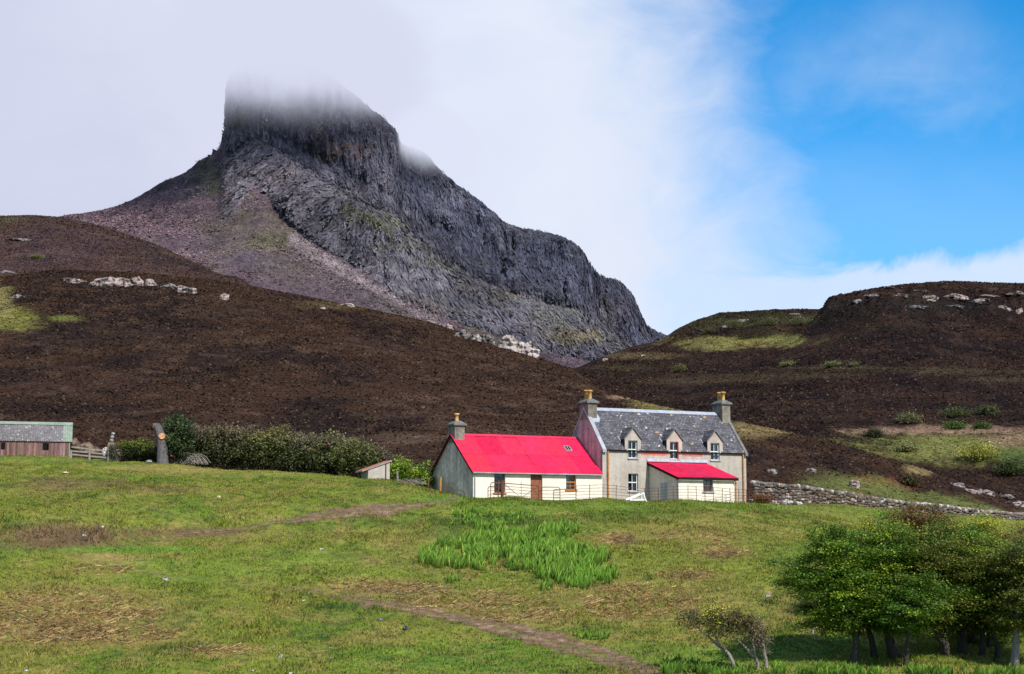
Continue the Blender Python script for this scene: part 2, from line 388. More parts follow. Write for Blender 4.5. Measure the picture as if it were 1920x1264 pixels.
def avals(lo, hi, n, wide=.9, m=24):
    return np.concatenate([np.linspace(-wide, lo, m, endpoint=False), np.linspace(lo, hi, n), np.linspace(hi, wide, m+1)[1:]])

# ---- the meadow
GP = [(-300, 1264, 63), (0, 1264, 62), (480, 1264, 61), (960, 1264, 60), (1440, 1264, 58), (1920, 1264, 57), (2200, 1264, 57),
      (0, 1150, 74), (480, 1150, 74), (960, 1150, 74), (1440, 1150, 71), (1920, 1150, 69),
      (0, 1050, 84), (480, 1050, 86), (960, 1050, 87), (1440, 1050, 87), (1920, 1060, 86),
      (0, 980, 92), (480, 985, 94), (760, 980, 96), (960, 980, 97), (1200, 985, 98), (1440, 985, 101), (1700, 1000, 108),
      (0, 915, 103), (300, 920, 106), (500, 925, 105), (700, 940, 102),
      (-300, 850, 116), (0, 857, 116), (100, 858, 117), (200, 868, 118), (300, 871, 118), (500, 881, 117), (650, 894, 114), (740, 903, 111), (800, 918, 108.3), (850, 929, 106.5),
      (960, 931, 107), (1130, 934, 108.5), (1272, 938, 110), (1376, 943, 112.3), (1420, 945, 116), (1500, 948, 122), (1645, 957, 128), (1800, 969, 134), (1920, 979, 138), (2200, 1000, 146),
      (-300, 126, 6.3, 'z'), (0, 126, 6.0, 'z'), (300, 128, 5.6, 'z'), (500, 128, 5.2, 'z'), (740, 122, 4.3, 'z'), (850, 113, 2.9, 'z'),
      (900, 112, 2.72, 'z'), (1000, 113, 2.7, 'z'), (1128, 114, 2.7, 'z'), (1200, 116, 2.7, 'z'), (1250, 112.4, 2.75, 'z'), (1390, 118, 2.7, 'z'), (1100, 126, 3.2, 'z'), (1300, 126, 3.0, 'z'),
      (1450, 128, 3.0, 'z'), (1700, 136, 2.55, 'z'), (1920, 146, 2.0, 'z'), (500, 145, 5.6, 'z'), (0, 145, 6.5, 'z'), (1000, 145, 4.3, 'z'),
      (960, 40, -6.5, 'z'), (0, 40, -7, 'z'), (1920, 40, -6.0, 'z')]
tps_g = TPS(GP)
BANK = [(-40, 1040), (60, 1035), (130, 1033), (220, 1020), (330, 1005), (420, 996)]
TRK = [(905, 929), (880, 934), (850, 940), (800, 948), (700, 961), (600, 971), (480, 988), (340, 1010), (240, 1024), (165, 1033), (130, 1041), (160, 1052), (230, 1063), (330, 1085), (480, 1099), (600, 1113), (700, 1130), (800, 1150), (880, 1167), (960, 1186), (1040, 1206), (1120, 1229), (1190, 1252), (1240, 1275)]
def ground_fn(x, y):
    z = np.full(np.shape(x), -7.0)
    a = np.clip(x/y, -.42, .42); yc = np.clip(y, 40, 150)
    z = tps_g(a*yc, yc); z = z+(y-yc)*.01
    inn = ss(45, 60, y)
    z = z+inn*(.22*fbm(x*.11, y*.11, s=3, o=3)+.10*fbm(x*.45, y*.45, s=5, o=3)+.05*fbm(x*1.7, y*1.7, s=9, o=2))*(1-.8*blob(x, y, 6, 114, 16, 9))
    u, v = proj(np.stack([x, y, z], -1))
    d, fr = seg_dist(u, v, BANK)
    side = np.interp(u, [p[0] for p in BANK], [p[1] for p in BANK])-v
    w = ss(-60, 40, u)*(1-ss(330, 440, u))
    z = z+.75*w*ss(-4, 26, side)*(1-ss(30, 150, side))
    # eroded scarp of dead bracken by the upper track and a shallow ditch
    d2, _ = seg_dist(u, v, [(615, 1100), (700, 1105), (820, 1117)]); z = z-.28*(1-ss(4, 16, d2))
    d3, _ = seg_dist(u, v, [(560, 1125), (640, 1138), (690, 1142)]); z = z-.35*(1-ss(2, 9, d3))
    for cu, cv, r in ((1160, 1010, 22), (1350, 1035, 24), (1285, 1078, 16), (1215, 1082, 9), (605, 1195, 12), (760, 1178, 10), (1440, 1112, 14), (480, 925, 18), (250, 905, 16)):
        z = z-.25*blob(u, v, cu, cv, r, r*.45)
    return z
G = Sheet(ground_fn, avals(-.36, .36, 720, 1.1, 20), np.concatenate([np.linspace(4, 52, 16, endpoint=False), np.geomspace(52, 150, 430), np.linspace(152, 230, 14)]))
def ground_col(p, n=True):
    x, y, z = p[..., 0], p[..., 1], p[..., 2]; u, v = proj(p)
    n1 = fbm(x*.06, y*.06, s=21); n2 = fbm(x*.25, y*.25, s=22); n3 = fbm(x*.9, y*.9, s=23, o=3); n4 = fbm(x*2.6, y*2.6, s=24, o=2)
    c = np.empty(p.shape); c[...] = (.172, .192, .030)
    c = mixc(c, (.098, .160, .018), ss(-.1, .5, n2+.4*n1)*.7)
    c = mixc(c, (.26, .205, .060), ss(-.05, .5, n3+.5*n1)*.65)
    c = mixc(c, (.06, .085, .022), ss(.15, .55, n4+.4*n2)*.65)
    wob = .45*n3+.3*n4
    straw = np.zeros(u.shape)
    for cu, cv, ru, rv, k in ((130, 1150, 190, 55, .85), (60, 1185, 160, 30, .8), (190, 1070, 70, 14, .5), (210, 1192, 130, 20, .8), (720, 1102, 120, 16, .95), (860, 1130, 130, 22, .8), (990, 1150, 130, 26, .6),
                              (1160, 1010, 60, 14, .8), (1350, 1035, 60, 14, .75), (1290, 1080, 70, 12, .7), (1180, 1130, 140, 40, .65), (205, 1046, 70, 10, .9), (1300, 1000, 120, 30, .4), (1250, 1120, 150, 40, .55), (760, 1010, 70, 26, .45), (1330, 1165, 60, 30, .45),
                              (700, 1050, 70, 16, .4), (420, 1222, 80, 12, .6), (330, 880, 120, 8, .7), (90, 915, 80, 16, .5), (1470, 1140, 60, 25, .4), (1050, 1110, 60, 12, .5), (540, 1000, 200, 10, .3)):
        straw = np.maximum(straw, k*blob(u, v, cu, cv, ru, rv, wob))
    c = mixc(c, (.31, .205, .080), .85*straw*(.55+.45*ss(-.3, .4, n4+n3)))
    brown = np.zeros(u.shape)
    for cu, cv, ru, rv, k in ((120, 1005, 130, 24, 1.), (330, 998, 120, 9, .8), (110, 905, 60, 12, .6), (200, 908, 50, 8, .6), (300, 918, 80, 7, .5), (1160, 1012, 30, 8, .8), (1352, 1038, 30, 8, .8), (1285, 1080, 24, 7, .8), (720, 1106, 90, 8, .6)):
        brown = np.maximum(brown, k*blob(u, v, cu, cv, ru, rv, wob))
    c = mixc(c, (.14, .09, .048), brown)
    dark = np.zeros(u.shape)
    for cu, cv, ru, rv, k in ((920, 978, 90, 14, .7), (1150, 970, 110, 10, .5), (640, 1138, 60, 6, .8), (605, 1196, 14, 7, .9), (1215, 1083, 9, 5, .9), (1470, 1215, 110, 20, .5), (830, 1000, 40, 10, .5), (350, 1215, 90, 10, .5), (1250, 960, 120, 6, .3)):
        dark = np.maximum(dark, k*blob(u, v, cu, cv, ru, rv, wob))
    c = mixc(c, (.040, .075, .018), dark)
    bright = np.zeros(u.shape)
    for cu, cv, ru, rv, k in ((1100, 950, 400, 12, .4), (820, 940, 60, 12, .7), (250, 1030, 130, 6, .8), (960, 1235, 300, 30, .4), (1400, 1232, 300, 25, .5), (300, 1090, 130, 12, .3), (480, 1060, 250, 30, .25)):
        bright = np.maximum(bright, k*blob(u, v, cu, cv, ru, rv, wob))
    c = mixc(c, (.115, .215, .028), bright)
    return c
gp = G.pts()
gcol = ground_col(gp)
G.build('meadow_ground', M['ground'], gcol)

# ---- tracks: worn earth sheets a little above the turf
def ribbon(name, pix, width, ends=(1, 1)):
    p = G.hit([q[0] for q in pix], [q[1] for q in pix])[:, :2]
    d = np.concatenate([[0], np.cumsum(np.hypot(*np.diff(p, axis=0).T))]); t = np.arange(0, d[-1], .25)
    k = lambda arr: np.interp(t, d, arr)
    c = np.stack([k(p[:, 0]), k(p[:, 1])], -1)
    for _ in range(30): c[1:-1] = .25*c[:-2]+.5*c[1:-1]+.25*c[2:]
    w = np.interp(t/d[-1], *zip(*width))
    tn = np.gradient(c, axis=0); tn /= np.linalg.norm(tn, axis=1)[:, None]; nr = np.stack([-tn[:, 1], tn[:, 0]], -1)
    cs = np.linspace(-1, 1, 13)
    xy = c[:, None]+nr[:, None]*(cs[None, :, None]*w[:, None, None])
    z = G.H(xy[..., 0], xy[..., 1])+.03
    e = 1-np.abs(cs)**2; m = .28+.42*e[None]*np.ones(len(t))[:, None]
    m = m-.22*np.exp(-(cs/.25)**2)[None]             # grassy strip between the wheel ruts
    k2 = np.interp(t/d[-1], *zip(*ends)); m = m*k2[:, None]
    o = npmesh(name, np.concatenate([xy, z[..., None]], -1).reshape(-1, 3), grid_faces(len(t), 13), M['track'], col=np.repeat(m.reshape(-1, 1), 3, 1), smooth=True)
    return tag(o, kind='structure')
ribbon('dirt_track', TRK, ((0, .34), (.08, .2), (.30, .2), (.36, .6), (.41, 2.1), (.46, 1.0), (.55, .45), (.72, .55), (.82, 1.0), (.9, 1.25), (1, 1.0)), ((0, 1.05), (.06, .76), (.3, .68), (.38, .88), (.41, 1.0), (.5, .8), (.6, .58), (.70, .62), (.78, .84), (.87, .98), (1, .88)))
ribbon('dirt_track', [(925, 928), (905, 938), (860, 948), (800, 955), (720, 966)], ((0, .28), (1, .2)), ((0, .9), (.6, .72), (1, .5)))

# ---- moor hill behind the houses
LH = [(-400, 560, 330), (-150, 540, 330), (0, 521, 330), (100, 506, 330), (250, 511, 335), (420, 527, 340), (600, 561, 345), (800, 603, 352), (900, 634, 362), (1000, 668, 372), (1070, 690, 380), (1140, 739, 275), (1300, 776, 210), (1400, 794, 184), (1560, 828, 168), (1750, 886, 160), (1920, 947, 158), (2200, 1000, 160),
      (-300, 700, 200), (0, 700, 205), (500, 725, 200), (800, 745, 200), (1000, 762, 200), (1120, 780, 185), (250, 600, 265), (700, 650, 265), (950, 700, 270),
      (-300, 862, 132), (0, 862, 132), (300, 866, 132), (600, 872, 134), (830, 880, 134), (1100, 880, 138), (1400, 884, 140), (1450, 850, 155), (1600, 904, 146), (1750, 930, 148), (1920, 966, 150), (2200, 1005, 152),
      (0, 120, 4.2, 'z'), (600, 120, 3.2, 'z'), (1100, 125, 2.2, 'z'), (1500, 126, 1.9, 'z'), (1920, 138, 1.4, 'z'),
      (-300, 620, 480), (200, 580, 480), (600, 630, 480), (900, 700, 480), (1100, 770, 440), (1250, 850, 300), (1400, 880, 250), (1600, 930, 220), (1920, 1000, 210), (2200, 1040, 210)]
tps_l = TPS(LH)
def moor_fn(x, y):
    z = tps_l(x, y); k = y/300
    z = z+(1.1*fbm(x*.03, y*.03, s=31)+.55*fbm(x*.12, y*.12, s=32, o=3)+.28*fbm(x*.5, y*.5, s=33, o=3))*np.clip((y-132)/40, 0.12, 1)*.9
    u, v = proj(np.stack([x, y, z], -1))
    for cu, cv, ru, rv, dz in ((170, 660, 90, 6, -1.0), (140, 678, 60, 5, -.9), (200, 520, 130, 14, -1.2), (1700, 870, 50, 9, 1.0), (1240, 790, 50, 10, -.5)):
        z = z+dz*blob(u, v, cu, cv, ru, rv)
    return z
LHS = Sheet(moor_fn, avals(-.36, .40, 560, .75, 14), np.geomspace(120, 520, 400))
LHS.crest([q[:2] for q in LH[2:17]], 150)
def heath_col(x, y, u, v, s=41):
    n1 = fbm(x*.02, y*.02, s=s); n2 = fbm(x*.09, y*.06, s=s+1); n3 = fbm(x*.4, y*.3, s=s+2, o=3)
    c = np.empty((*np.shape(x), 3)); c[...] = (.041, .0212, .0130)
    c = mixc(c, (.021, .0120, .0095), ss(-.1, .5, n2+.5*n1)); c = mixc(c, (.058, .033, .020), ss(.1, .6, n3+.4*n1)*.7)
    return c, n1, n2, n3
lp = LHS.pts(); lu, lv = proj(lp)
lcol, n1, n2, n3 = heath_col(lp[..., 0], lp[..., 1], lu, lv)
wb = .5*n3+.4*n2
for cu, cv, ru, rv, k, c_ in ((20, 600, 60, 20, .9, (.16, .15, .035)), (0, 570, 22, 30, .8, (.2, .17, .06)), (120, 596, 30, 6, .8, (.14, .15, .035)), (640, 572, 80, 8, .35, (.16, .12, .05)), (1250, 762, 85, 11, .95, (.17, .14, .045)), (1180, 745, 45, 5, .8, (.22, .14, .08)), (1420, 805, 60, 16, .75, (.19, .14, .06)), (1330, 775, 60, 10, .6, (.16, .13, .05)),
                              (1640, 905, 50, 10, .9, (.16, .055, .03)), (1700, 908, 26, 12, .7, (.13, .05, .03)), (1730, 880, 35, 9, .9, (.19, .14, .06)), (1560, 905, 60, 8, .5, (.09, .085, .03)), (760, 822, 60, 10, .45, (.13, .085, .055)), (440, 640, 70, 4, .2, (.1, .07, .04)), (900, 870, 100, 12, .3, (.12, .08, .05))):
    lcol = mixc(lcol, c_, k*blob(lu, lv, cu, cv, ru, rv, wb))
gr = ss(1480, 1560, lu)*(1-ss(0, 1, (154-lp[..., 1])*0+(lp[..., 1]-(150+3*n3))/3.5)); gr = gr*ss(928-60, 935-20, lv)
lcol = mixc(lcol, (.12, .135, .035), np.clip(gr, 0, 1)*(.75+.25*n3))
pk = ss(.35, .6, fbm(lp[..., 0]*.25, lp[..., 1]*.2, s=47, o=3)+.2*ss(400, 700, lu))*(1-ss(1100, 1200, lu))*ss(560, 700, lv)
lcol = mixc(lcol, (.13, .08, .055), pk*.28)
LHS.build('moor_hill', M['moor'], lcol)

# ---- right hill
RH = [(900, 800, 500), (1000, 745, 500), (1075, 692, 490), (1130, 669, 485), (1180, 651, 480), (1240, 636, 470), (1300, 601, 460), (1350, 588, 455), (1450, 582, 450), (1540, 580, 450), (1556, 566, 405), (1600, 551, 402), (1640, 541, 400), (1780, 528, 400), (1920, 532, 400), (2200, 560, 400),
      (1380, 632, 425), (1460, 632, 420), (1530, 600, 425), (1420, 655, 400), (1560, 605, 385), (1800, 575, 385), (1920, 580, 385),
      (1150, 700, 425), (1300, 690, 375), (1500, 690, 345), (1800, 680, 330), (1920, 680, 330), (2200, 690, 330), (1150, 745, 340), (1300, 745, 310), (1500, 755, 285), (1800, 755, 275), (2200, 755, 275),
      (1450, 800, 245), (1600, 806, 234), (1900, 806, 232), (2200, 810, 232), (1650, 850, 215), (1900, 862, 208), (2200, 880, 205), (1200, 820, 250), (1500, 860, 200), (1700, 910, 185), (1950, 950, 180), (2200, 970, 180),
      (900, 860, 700), (1100, 760, 700), (1300, 690, 650), (1540, 670, 650), (1900, 630, 620), (2200, 650, 600)]
tps_r = TPS(RH)
def right_fn(x, y):
    z = tps_r(x, y)
    z = z+1.7*fbm(x*.022, y*.022, s=51)+.8*fbm(x*.09, y*.09, s=52, o=3)+.35*fbm(x*.4, y*.4, s=53, o=3)
    u, v = proj(np.stack([x, y, z], -1)); kk = ss(1530, 1570, u)
    # rocky brow of the nose: stepped ledges
    hgt = z*.35+1.2*fbm(x*.05, y*.05, s=55); st = hgt-np.floor(hgt)
    z = z+2.0*ss(1532, 1556, u+6*fbm(v*.08, u*.02, s=56))*(1-ss(1560, 1850, u))*(1-ss(590, 625, v))
    z = z+kk*blob(v, v, 560, 560, 60, 60)*(ss(.35, .65, st)-st)*1.8
    return z
RHS = Sheet(right_fn, avals(.0, .40, 420, .75, 14), np.geomspace(165, 700, 420))
RHS.crest([(1075, 692), (1130, 669), (1180, 651), (1240, 637), (1270, 616), (1300, 602), (1350, 586), (1450, 581), (1536, 579), (1546, 572), (1560, 556), (1600, 548), (1640, 540), (1700, 533), (1780, 527), (1850, 530), (1920, 532), (2100, 548)], 300, .10)
rp_ = RHS.pts(); ru_, rv_ = proj(rp_)
rcol, n1, n2, n3 = heath_col(rp_[..., 0], rp_[..., 1], ru_, rv_, 61)
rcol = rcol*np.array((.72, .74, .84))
wb = .5*n3+.5*n2
for cu, cv, ru, rv, k, c_ in ((1390, 640, 110, 12, .95, (.19, .165, .05)), (1330, 652, 50, 6, .7, (.16, .14, .05)), (1460, 634, 50, 8, .8, (.15, .15, .045)), (1210, 668, 70, 6, .6, (.15, .11, .05)), (1180, 690, 60, 5, .3, (.10, .09, .04)),
                              (1780, 838, 190, 26, .95, (.15, .15, .042)), (1780, 806, 150, 9, .85, (.24, .15, .10)), (1650, 808, 50, 8, .8, (.22, .14, .09)), (1900, 825, 60, 14, .8, (.23, .15, .09)), (1930, 860, 60, 14, .6, (.07, .10, .025)), (1890, 850, 30, 10, .5, (.05, .08, .02)),
                              (1600, 690, 150, 3, .5, (.09, .075, .035)), (1800, 697, 150, 4, .35, (.09, .07, .04)), (1720, 572, 170, 16, .75, (.016, .013, .012)), (1590, 590, 40, 20, .7, (.018, .015, .012)), (1640, 620, 90, 10, .4, (.02, .016, .012)), (1450, 705, 160, 5, .35, (.08, .065, .035)), (1300, 610, 60, 14, .4, (.055, .05, .022)), (1430, 600, 120, 14, .45, (.05, .055, .02)), (1870, 712, 70, 4, .4, (.10, .08, .04)), (1300, 715, 100, 5, .35, (.10, .075, .04))):
    rcol = mixc(rcol, c_, k*blob(ru_, rv_, cu, cv, ru, rv, wb))
RHS.build('right_hill', M['moor'], rcol)

# ---- far left moor
FL = [(-400, 400, 650), (-150, 402, 650), (0, 405, 650), (60, 404, 650), (120, 408, 650), (200, 427, 650), (300, 462, 645), (420, 519, 640), (520, 580, 640), (-300, 480, 560), (0, 470, 560), (200, 500, 560), (0, 540, 480), (300, 560, 480), (-300, 550, 480), (500, 640, 480), (0, 460, 850), (200, 500, 850), (450, 620, 850), (-400, 460, 850), (600, 700, 700)]
tps_f = TPS(FL)
FLS = Sheet(lambda x, y: tps_f(x, y)+1.0*fbm(x*.02, y*.02, s=71)+.6*fbm(x*.08, y*.08, s=72), np.linspace(-.75, -.10, 300), np.geomspace(440, 900, 160))
FLS.crest([q[:2] for q in FL[1:8]], 520)
fp = FLS.pts(); fu, fv = proj(fp); fcol, n1, n2, n3 = heath_col(fp[..., 0]*.6, fp[..., 1]*.6, fu, fv, 75)
fcol = fcol*np.array((1.5, 1.62, 2.1)); fcol = mixc(fcol, (.085, .050, .054), .5*ss(-.3, .5, n2)*(1-ss(150, 330, fu)))  # bluish lift paints distance haze into the far moor colour
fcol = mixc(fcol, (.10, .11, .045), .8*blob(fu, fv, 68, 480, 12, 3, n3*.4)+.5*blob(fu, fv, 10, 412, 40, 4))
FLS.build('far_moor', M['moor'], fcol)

# ---- the mountain: columns of control points, foot to summit
MC = {  # u: rows (v, Y): base, scree, cliff foot, lower cliff top, ledge back, upper cliff mid, top, behind
 -200: ((640, 820), (560, 870), (510, 910), (490, 940), (475, 960), (468, 980), (462, 1000), (520, 1150)),
 40: ((620, 820), (540, 870), (480, 910), (455, 940), (440, 960), (430, 980), (423, 1000), (480, 1150)),
 120: ((610, 820), (530, 860), (475, 905), (445, 935), (425, 960), (413, 980), (405, 1000), (460, 1150)),
 195: ((605, 820), (520, 860), (465, 900), (435, 930), (415, 955), (402, 975), (394, 990), (450, 1150)),
 300: ((600, 815), (515, 855), (450, 900), (415, 930), (385, 955), (365, 970), (347, 985), (420, 1150)),
 370: ((598, 812), (510, 852), (440, 900), (395, 930), (355, 955), (328, 970), (308, 985), (390, 1150)),
 408: ((596, 810), (505, 850), (430, 900), (370, 935), (330, 955), (300, 968), (281, 980), (360, 1150)),
 422: ((596, 810), (500, 852), (415, 905), (310, 952), (285, 962), (262, 972), (236, 980), (330, 1150)),
 434: ((596, 810), (500, 852), (400, 912), (305, 950), (280, 960), (215, 972), (150, 985), (260, 1150)),
 480: ((600, 808), (500, 850), (347, 935), (275, 952), (255, 966), (190, 980), (118, 995), (230, 1160)),
 540: ((606, 806), (520, 845), (408, 918), (310, 945), (288, 968), (200, 986), (112, 1005), (230, 1170)),
 600: ((615, 806), (540, 842), (455, 903), (350, 938), (326, 968), (230, 990), (132, 1012), (240, 1180)),
 690: ((630, 806), (570, 835), (515, 885), (402, 930), (374, 975), (290, 998), (203, 1020), (290, 1180)),
 738: ((640, 808), (590, 835), (550, 882), (436, 930), (400, 985), (325, 1004), (243, 1025), (320, 1190)),
 752: ((645, 810), (598, 838), (558, 885), (446, 935), (412, 1000), (345, 1030), (272, 1060), (340, 1200)),
 790: ((652, 815), (608, 845), (575, 890), (478, 945), (448, 1015), (370, 1042), (287, 1075), (370, 1220)),
 830: ((660, 822), (622, 850), (592, 893), (512, 950), (480, 1018), (405, 1045), (326, 1080), (400, 1230)),
 900: ((672, 835), (642, 862), (614, 903), (560, 960), (520, 1020), (455, 1046), (380, 1080), (450, 1240)),
 960: ((690, 850), (664, 878), (640, 920), (590, 975), (543, 1024), (488, 1046), (425, 1074), (490, 1240)),
 1050: ((705, 870), (685, 900), (664, 942), (620, 990), (568, 1032), (508, 1050), (444, 1072), (500, 1240)),
 1085: ((710, 880), (692, 910), (670, 952), (626, 1002), (578, 1040), (522, 1055), (464, 1074), (520, 1250)),
 1108: ((714, 890), (696, 922), (674, 962), (636, 1016), (596, 1060), (552, 1075), (503, 1094), (560, 1260)),
 1125: ((716, 900), (698, 935), (678, 975), (648, 1030), (614, 1085), (568, 1110), (520, 1130), (570, 1280)),
 1160: ((720, 920), (702, 955), (682, 1000), (658, 1055), (628, 1100), (580, 1120), (530, 1140), (580, 1300)),
 1182: ((722, 930), (704, 965), (685, 1010), (664, 1065), (638, 1108), (598, 1126), (552, 1146), (600, 1310)),
 1212: ((724, 945), (708, 980), (690, 1030), (672, 1085), (656, 1125), (636, 1144), (612, 1164), (660, 1320)),
 1245: ((726, 960), (712, 1000), (696, 1050), (684, 1100), (672, 1140), (652, 1165), (630, 1190), (690, 1330)),
 1400: ((740, 1000), (730, 1040), (720, 1090), (712, 1130), (704, 1170), (696, 1200), (690, 1230), (740, 1350)),
}
def pchip(xk, yk, x):
    """monotone cubic through (xk, yk[k, ...]) at x"""
    h = np.diff(xk); dl = np.diff(yk, axis=0)/h.reshape(-1, *[1]*(yk.ndim-1)); d = np.zeros_like(yk)
    a, b = dl[:-1], dl[1:]; same = a*b > 0
    with np.errstate(divide='ignore', invalid='ignore'): hm = 2*a*b/(a+b)
    d[1:-1] = np.where(same, hm, 0); d[0], d[-1] = dl[0], dl[-1]
    i = np.clip(np.searchsorted(xk, x)-1, 0, len(xk)-2); t = ((x-xk[i])/h[i]).reshape(-1, *[1]*(yk.ndim-1)); hh = h[i].reshape(t.shape)
    return (2*t**3-3*t**2+1)*yk[i]+(t**3-2*t**2+t)*hh*d[i]+(-2*t**3+3*t**2)*yk[i+1]+(t**3-t**2)*hh*d[i+1]
uk = np.array(sorted(MC)); rows = np.array([MC[k] for k in uk], float)
mu = np.concatenate([np.arange(-200, 100, 8), np.arange(100, 1260, 1.7), np.arange(1262, 1400, 8)])
rr = pchip(uk.astype(float), rows, mu)                                # (nu, 8, 2)
tt = np.concatenate([np.linspace(0, 1, 30, endpoint=False), np.linspace(1, 2, 70, endpoint=False), np.linspace(2, 3, 95, endpoint=False), np.linspace(3, 4, 35, endpoint=False), np.linspace(4, 6, 170, endpoint=False), np.linspace(6, 7, 20)])
mm = np.stack([pchip(np.arange(8.), rr[:, :, k].T, tt) for k in (0, 1)], -1)       # (nt, nu, 2)
MU = np.repeat(mu[None], len(tt), 0); MT = np.repeat(tt[:, None], len(mu), 1)
mp = P(MU, mm[..., 0], mm[..., 1]); MV = mm[..., 0].copy()
X, Y, Z = mp[..., 0], mp[..., 1], mp[..., 2]
crag = ss(408, 440, MU)
lowc = ss(1.85, 2.1, MT)*(1-ss(2.9, 3.15, MT))*crag; upc = ss(3.8, 4.1, MT)*(1-ss(5.9, 6.05, MT))*crag
cw = np.maximum(lowc, upc); bw = ss(1.9, 2.2, MT)*(1-ss(5.95, 6.1, MT))*crag
lean = np.where(MT < 3.5, -.55*(1-ss(620, 760, MU))-.1, .06)                # columns lean low on the left face
xx = X+lean*Z
wx = xx+5*fbm(X*.03, Z*.03, Y*.03, s=81, o=3)
big = fbm(wx*.017, Z*.004, s=82, o=3); mid = 1-2*np.abs(fbm(wx*.055, Z*.008, Y*.01, s=83, o=3)); fine = 1-2*np.abs(vn(wx*.17, Z*.02, Y*.02, s=84)); fin2 = fbm(wx*.33, Z*.06, s=85, o=2)
fb = fbm(X*.05, Z*.05, Y*.05, s=86, o=4)
ledge = vn(X*.012+Z*.01, Z*.075+X*.03+.7*fbm(X*.02, Z*.02, s=88), s=87)
disp = cw*(7*big+4.2*mid+2.6*fine+1.8*fin2+2.6*fb)+bw*(3.5*ledge+3*fb+1.2*fin2)+(1-cw)*(1.0*fbm(X*.02, Y*.02, s=89)+.5*fbm(X*.1, Y*.1, s=90, o=3))
edge = (1-ss(5.4, 6.0, MT)*.75)
Y2 = Y-disp*edge*(1-ss(6, 6.3, MT))
Z2 = Z+(1-cw)*1.6*fbm(X*.05, Y*.05, s=91)*(1-ss(5.9, 6.0, MT))+bw*1.2*fbm(X*.09, Z*.09, s=92)+ss(5.8, 6, MT)*(1.6*fbm(X*.06, Y*.02, s=93)+1.2*vn(X*.22, Y*.05, s=94))*crag
# rough broken steps of the left shoulder
sh_ = (1-crag)*ss(180, 260, MU)
stp = Z*.07+1.1*fbm(X*.02, Y*.02, s=95); fr_ = stp-np.floor(stp); Z2 = Z2+sh_*ss(2.6, 3.3, MT)*(ss(.4, .62, fr_)-fr_)*5*ss(-.15, .25, fbm(X*.02, Z*.03, s=101))*(1-ss(5.8, 6, MT)*.6)
mp2 = np.stack([X, Y2, Z2], -1)
dv = np.gradient(mp2, axis=0); du = np.gradient(mp2, axis=1); nz = np.cross(du, dv); nz /= np.linalg.norm(nz, axis=-1)[..., None]+1e-9
flat = np.abs(nz[..., 2])
mcol = np.empty(mp2.shape); mcol[...] = (.080, .078, .092)
mcol = mixc(mcol, (.165, .152, .160), ss(-.05, .6, fb+.5*fin2)*.8); mcol = mixc(mcol, (.050, .051, .062), ss(-.1, .7, -mid-.5*fine)*.7)
mcol = mixc(mcol, (.20, .185, .18), ss(.35, .75, fbm(wx*.09, Z*.03, s=96))*.6*lowc)
mcol = mixc(mcol, (.13, .085, .05), ss(.3, .6, fbm(X*.04, Z*.06, s=97))*.5)
g2 = fbm(X*.025, Z*.03, s=98)
mcol = mixc(mcol, (.072, .070, .036), bw*ss(.55, .85, flat+.30*g2+.15*fb)*.55)
for cu, cv, ru, rv, k in ((700, 420, 110, 14, .6), (640, 405, 50, 8, .5), (830, 500, 80, 10, .4), (740, 468, 60, 10, .4), (1040, 600, 40, 26, .7), (1075, 635, 40, 14, .9), (1020, 560, 40, 12, .4), (1130, 600, 14, 40, .3)):
    mcol = mixc(mcol, (.115, .125, .034) if cu != 1075 else (.20, .165, .05), k*.8*blob(MU, MV, cu, cv, ru, rv, .7*g2+.6*fb))
sp_k = fbm(X*.55+lean*Z*.5, Z*.22, s=131, o=3); mcol = mcol*(1+.75*sp_k)[..., None].clip(.35, 2)
mcol = mixc(mcol, (.26, .245, .25), ss(.42, .6, fbm(X*.4, Z*.3, s=132, o=2))*ss(-.2, .3, fb)*.55)
mcol = mixc(mcol, (.045, .046, .055), ss(.5, .8, 1-2*np.abs(vn(X*.02+Z*.012, Z*.045+X*.028+.5*fb, s=133)))*.5*bw)
# big divisions of the crag: darker bluish upper wall, paler purplish lower slabs, joint shadows painted dark
nl = 10*fbm(X*.03, Z*.03, s=141)+5*fbm(X*.12, Z*.12, s=142)
mcol = mcol*(1-(upc*ss(735, 770, MU+nl))[..., None]*np.array((.42, .36, .22)))
mcol = mcol*(1-(upc*(1-ss(735, 770, MU+nl)))[..., None]*np.array((.22, .20, .14)))
mcol = mixc(mcol, (.185, .160, .175), crag*blob(MU, MV, 540, 350, 110, 60, .04*nl)*.40*(MT < 3.9)); mcol = mixc(mcol, (.20, .185, .195), crag*blob(MU, MV, 720, 520, 100, 36, .06*nl)*.45*(MT < 3.5)); mcol = mixc(mcol, (.17, .16, .18), crag*blob(MU, MV, 1000, 600, 120, 26, .06*nl)*.4)
for pl, wd_, k in (([(420, 292), (470, 328), (520, 385), (548, 418), (575, 440)], 5, .85), ([(560, 305), (600, 335), (650, 365), (720, 392), (755, 402)], 4, .7), ([(755, 402), (800, 445), (860, 490), (905, 520), (1000, 552), (1060, 572), (1112, 584), (1128, 606)], 4.5, .75), ([(640, 450), (720, 488), (800, 515), (850, 540)], 3.5, .5), ([(760, 300), (768, 380), (775, 440)], 4, .6), ([(1000, 470), (1005, 520), (1012, 556)], 3, .5), ([(1110, 525), (1125, 580), (1130, 620)], 4, .6), ([(870, 600), (880, 560), (875, 530)], 4, .4)):
    d_, f_ = seg_dist(MU, MV, pl); mcol = mixc(mcol, (.022, .023, .029), crag*k*(1-ss(wd_*.3, wd_*1.5, d_-.5*nl)))
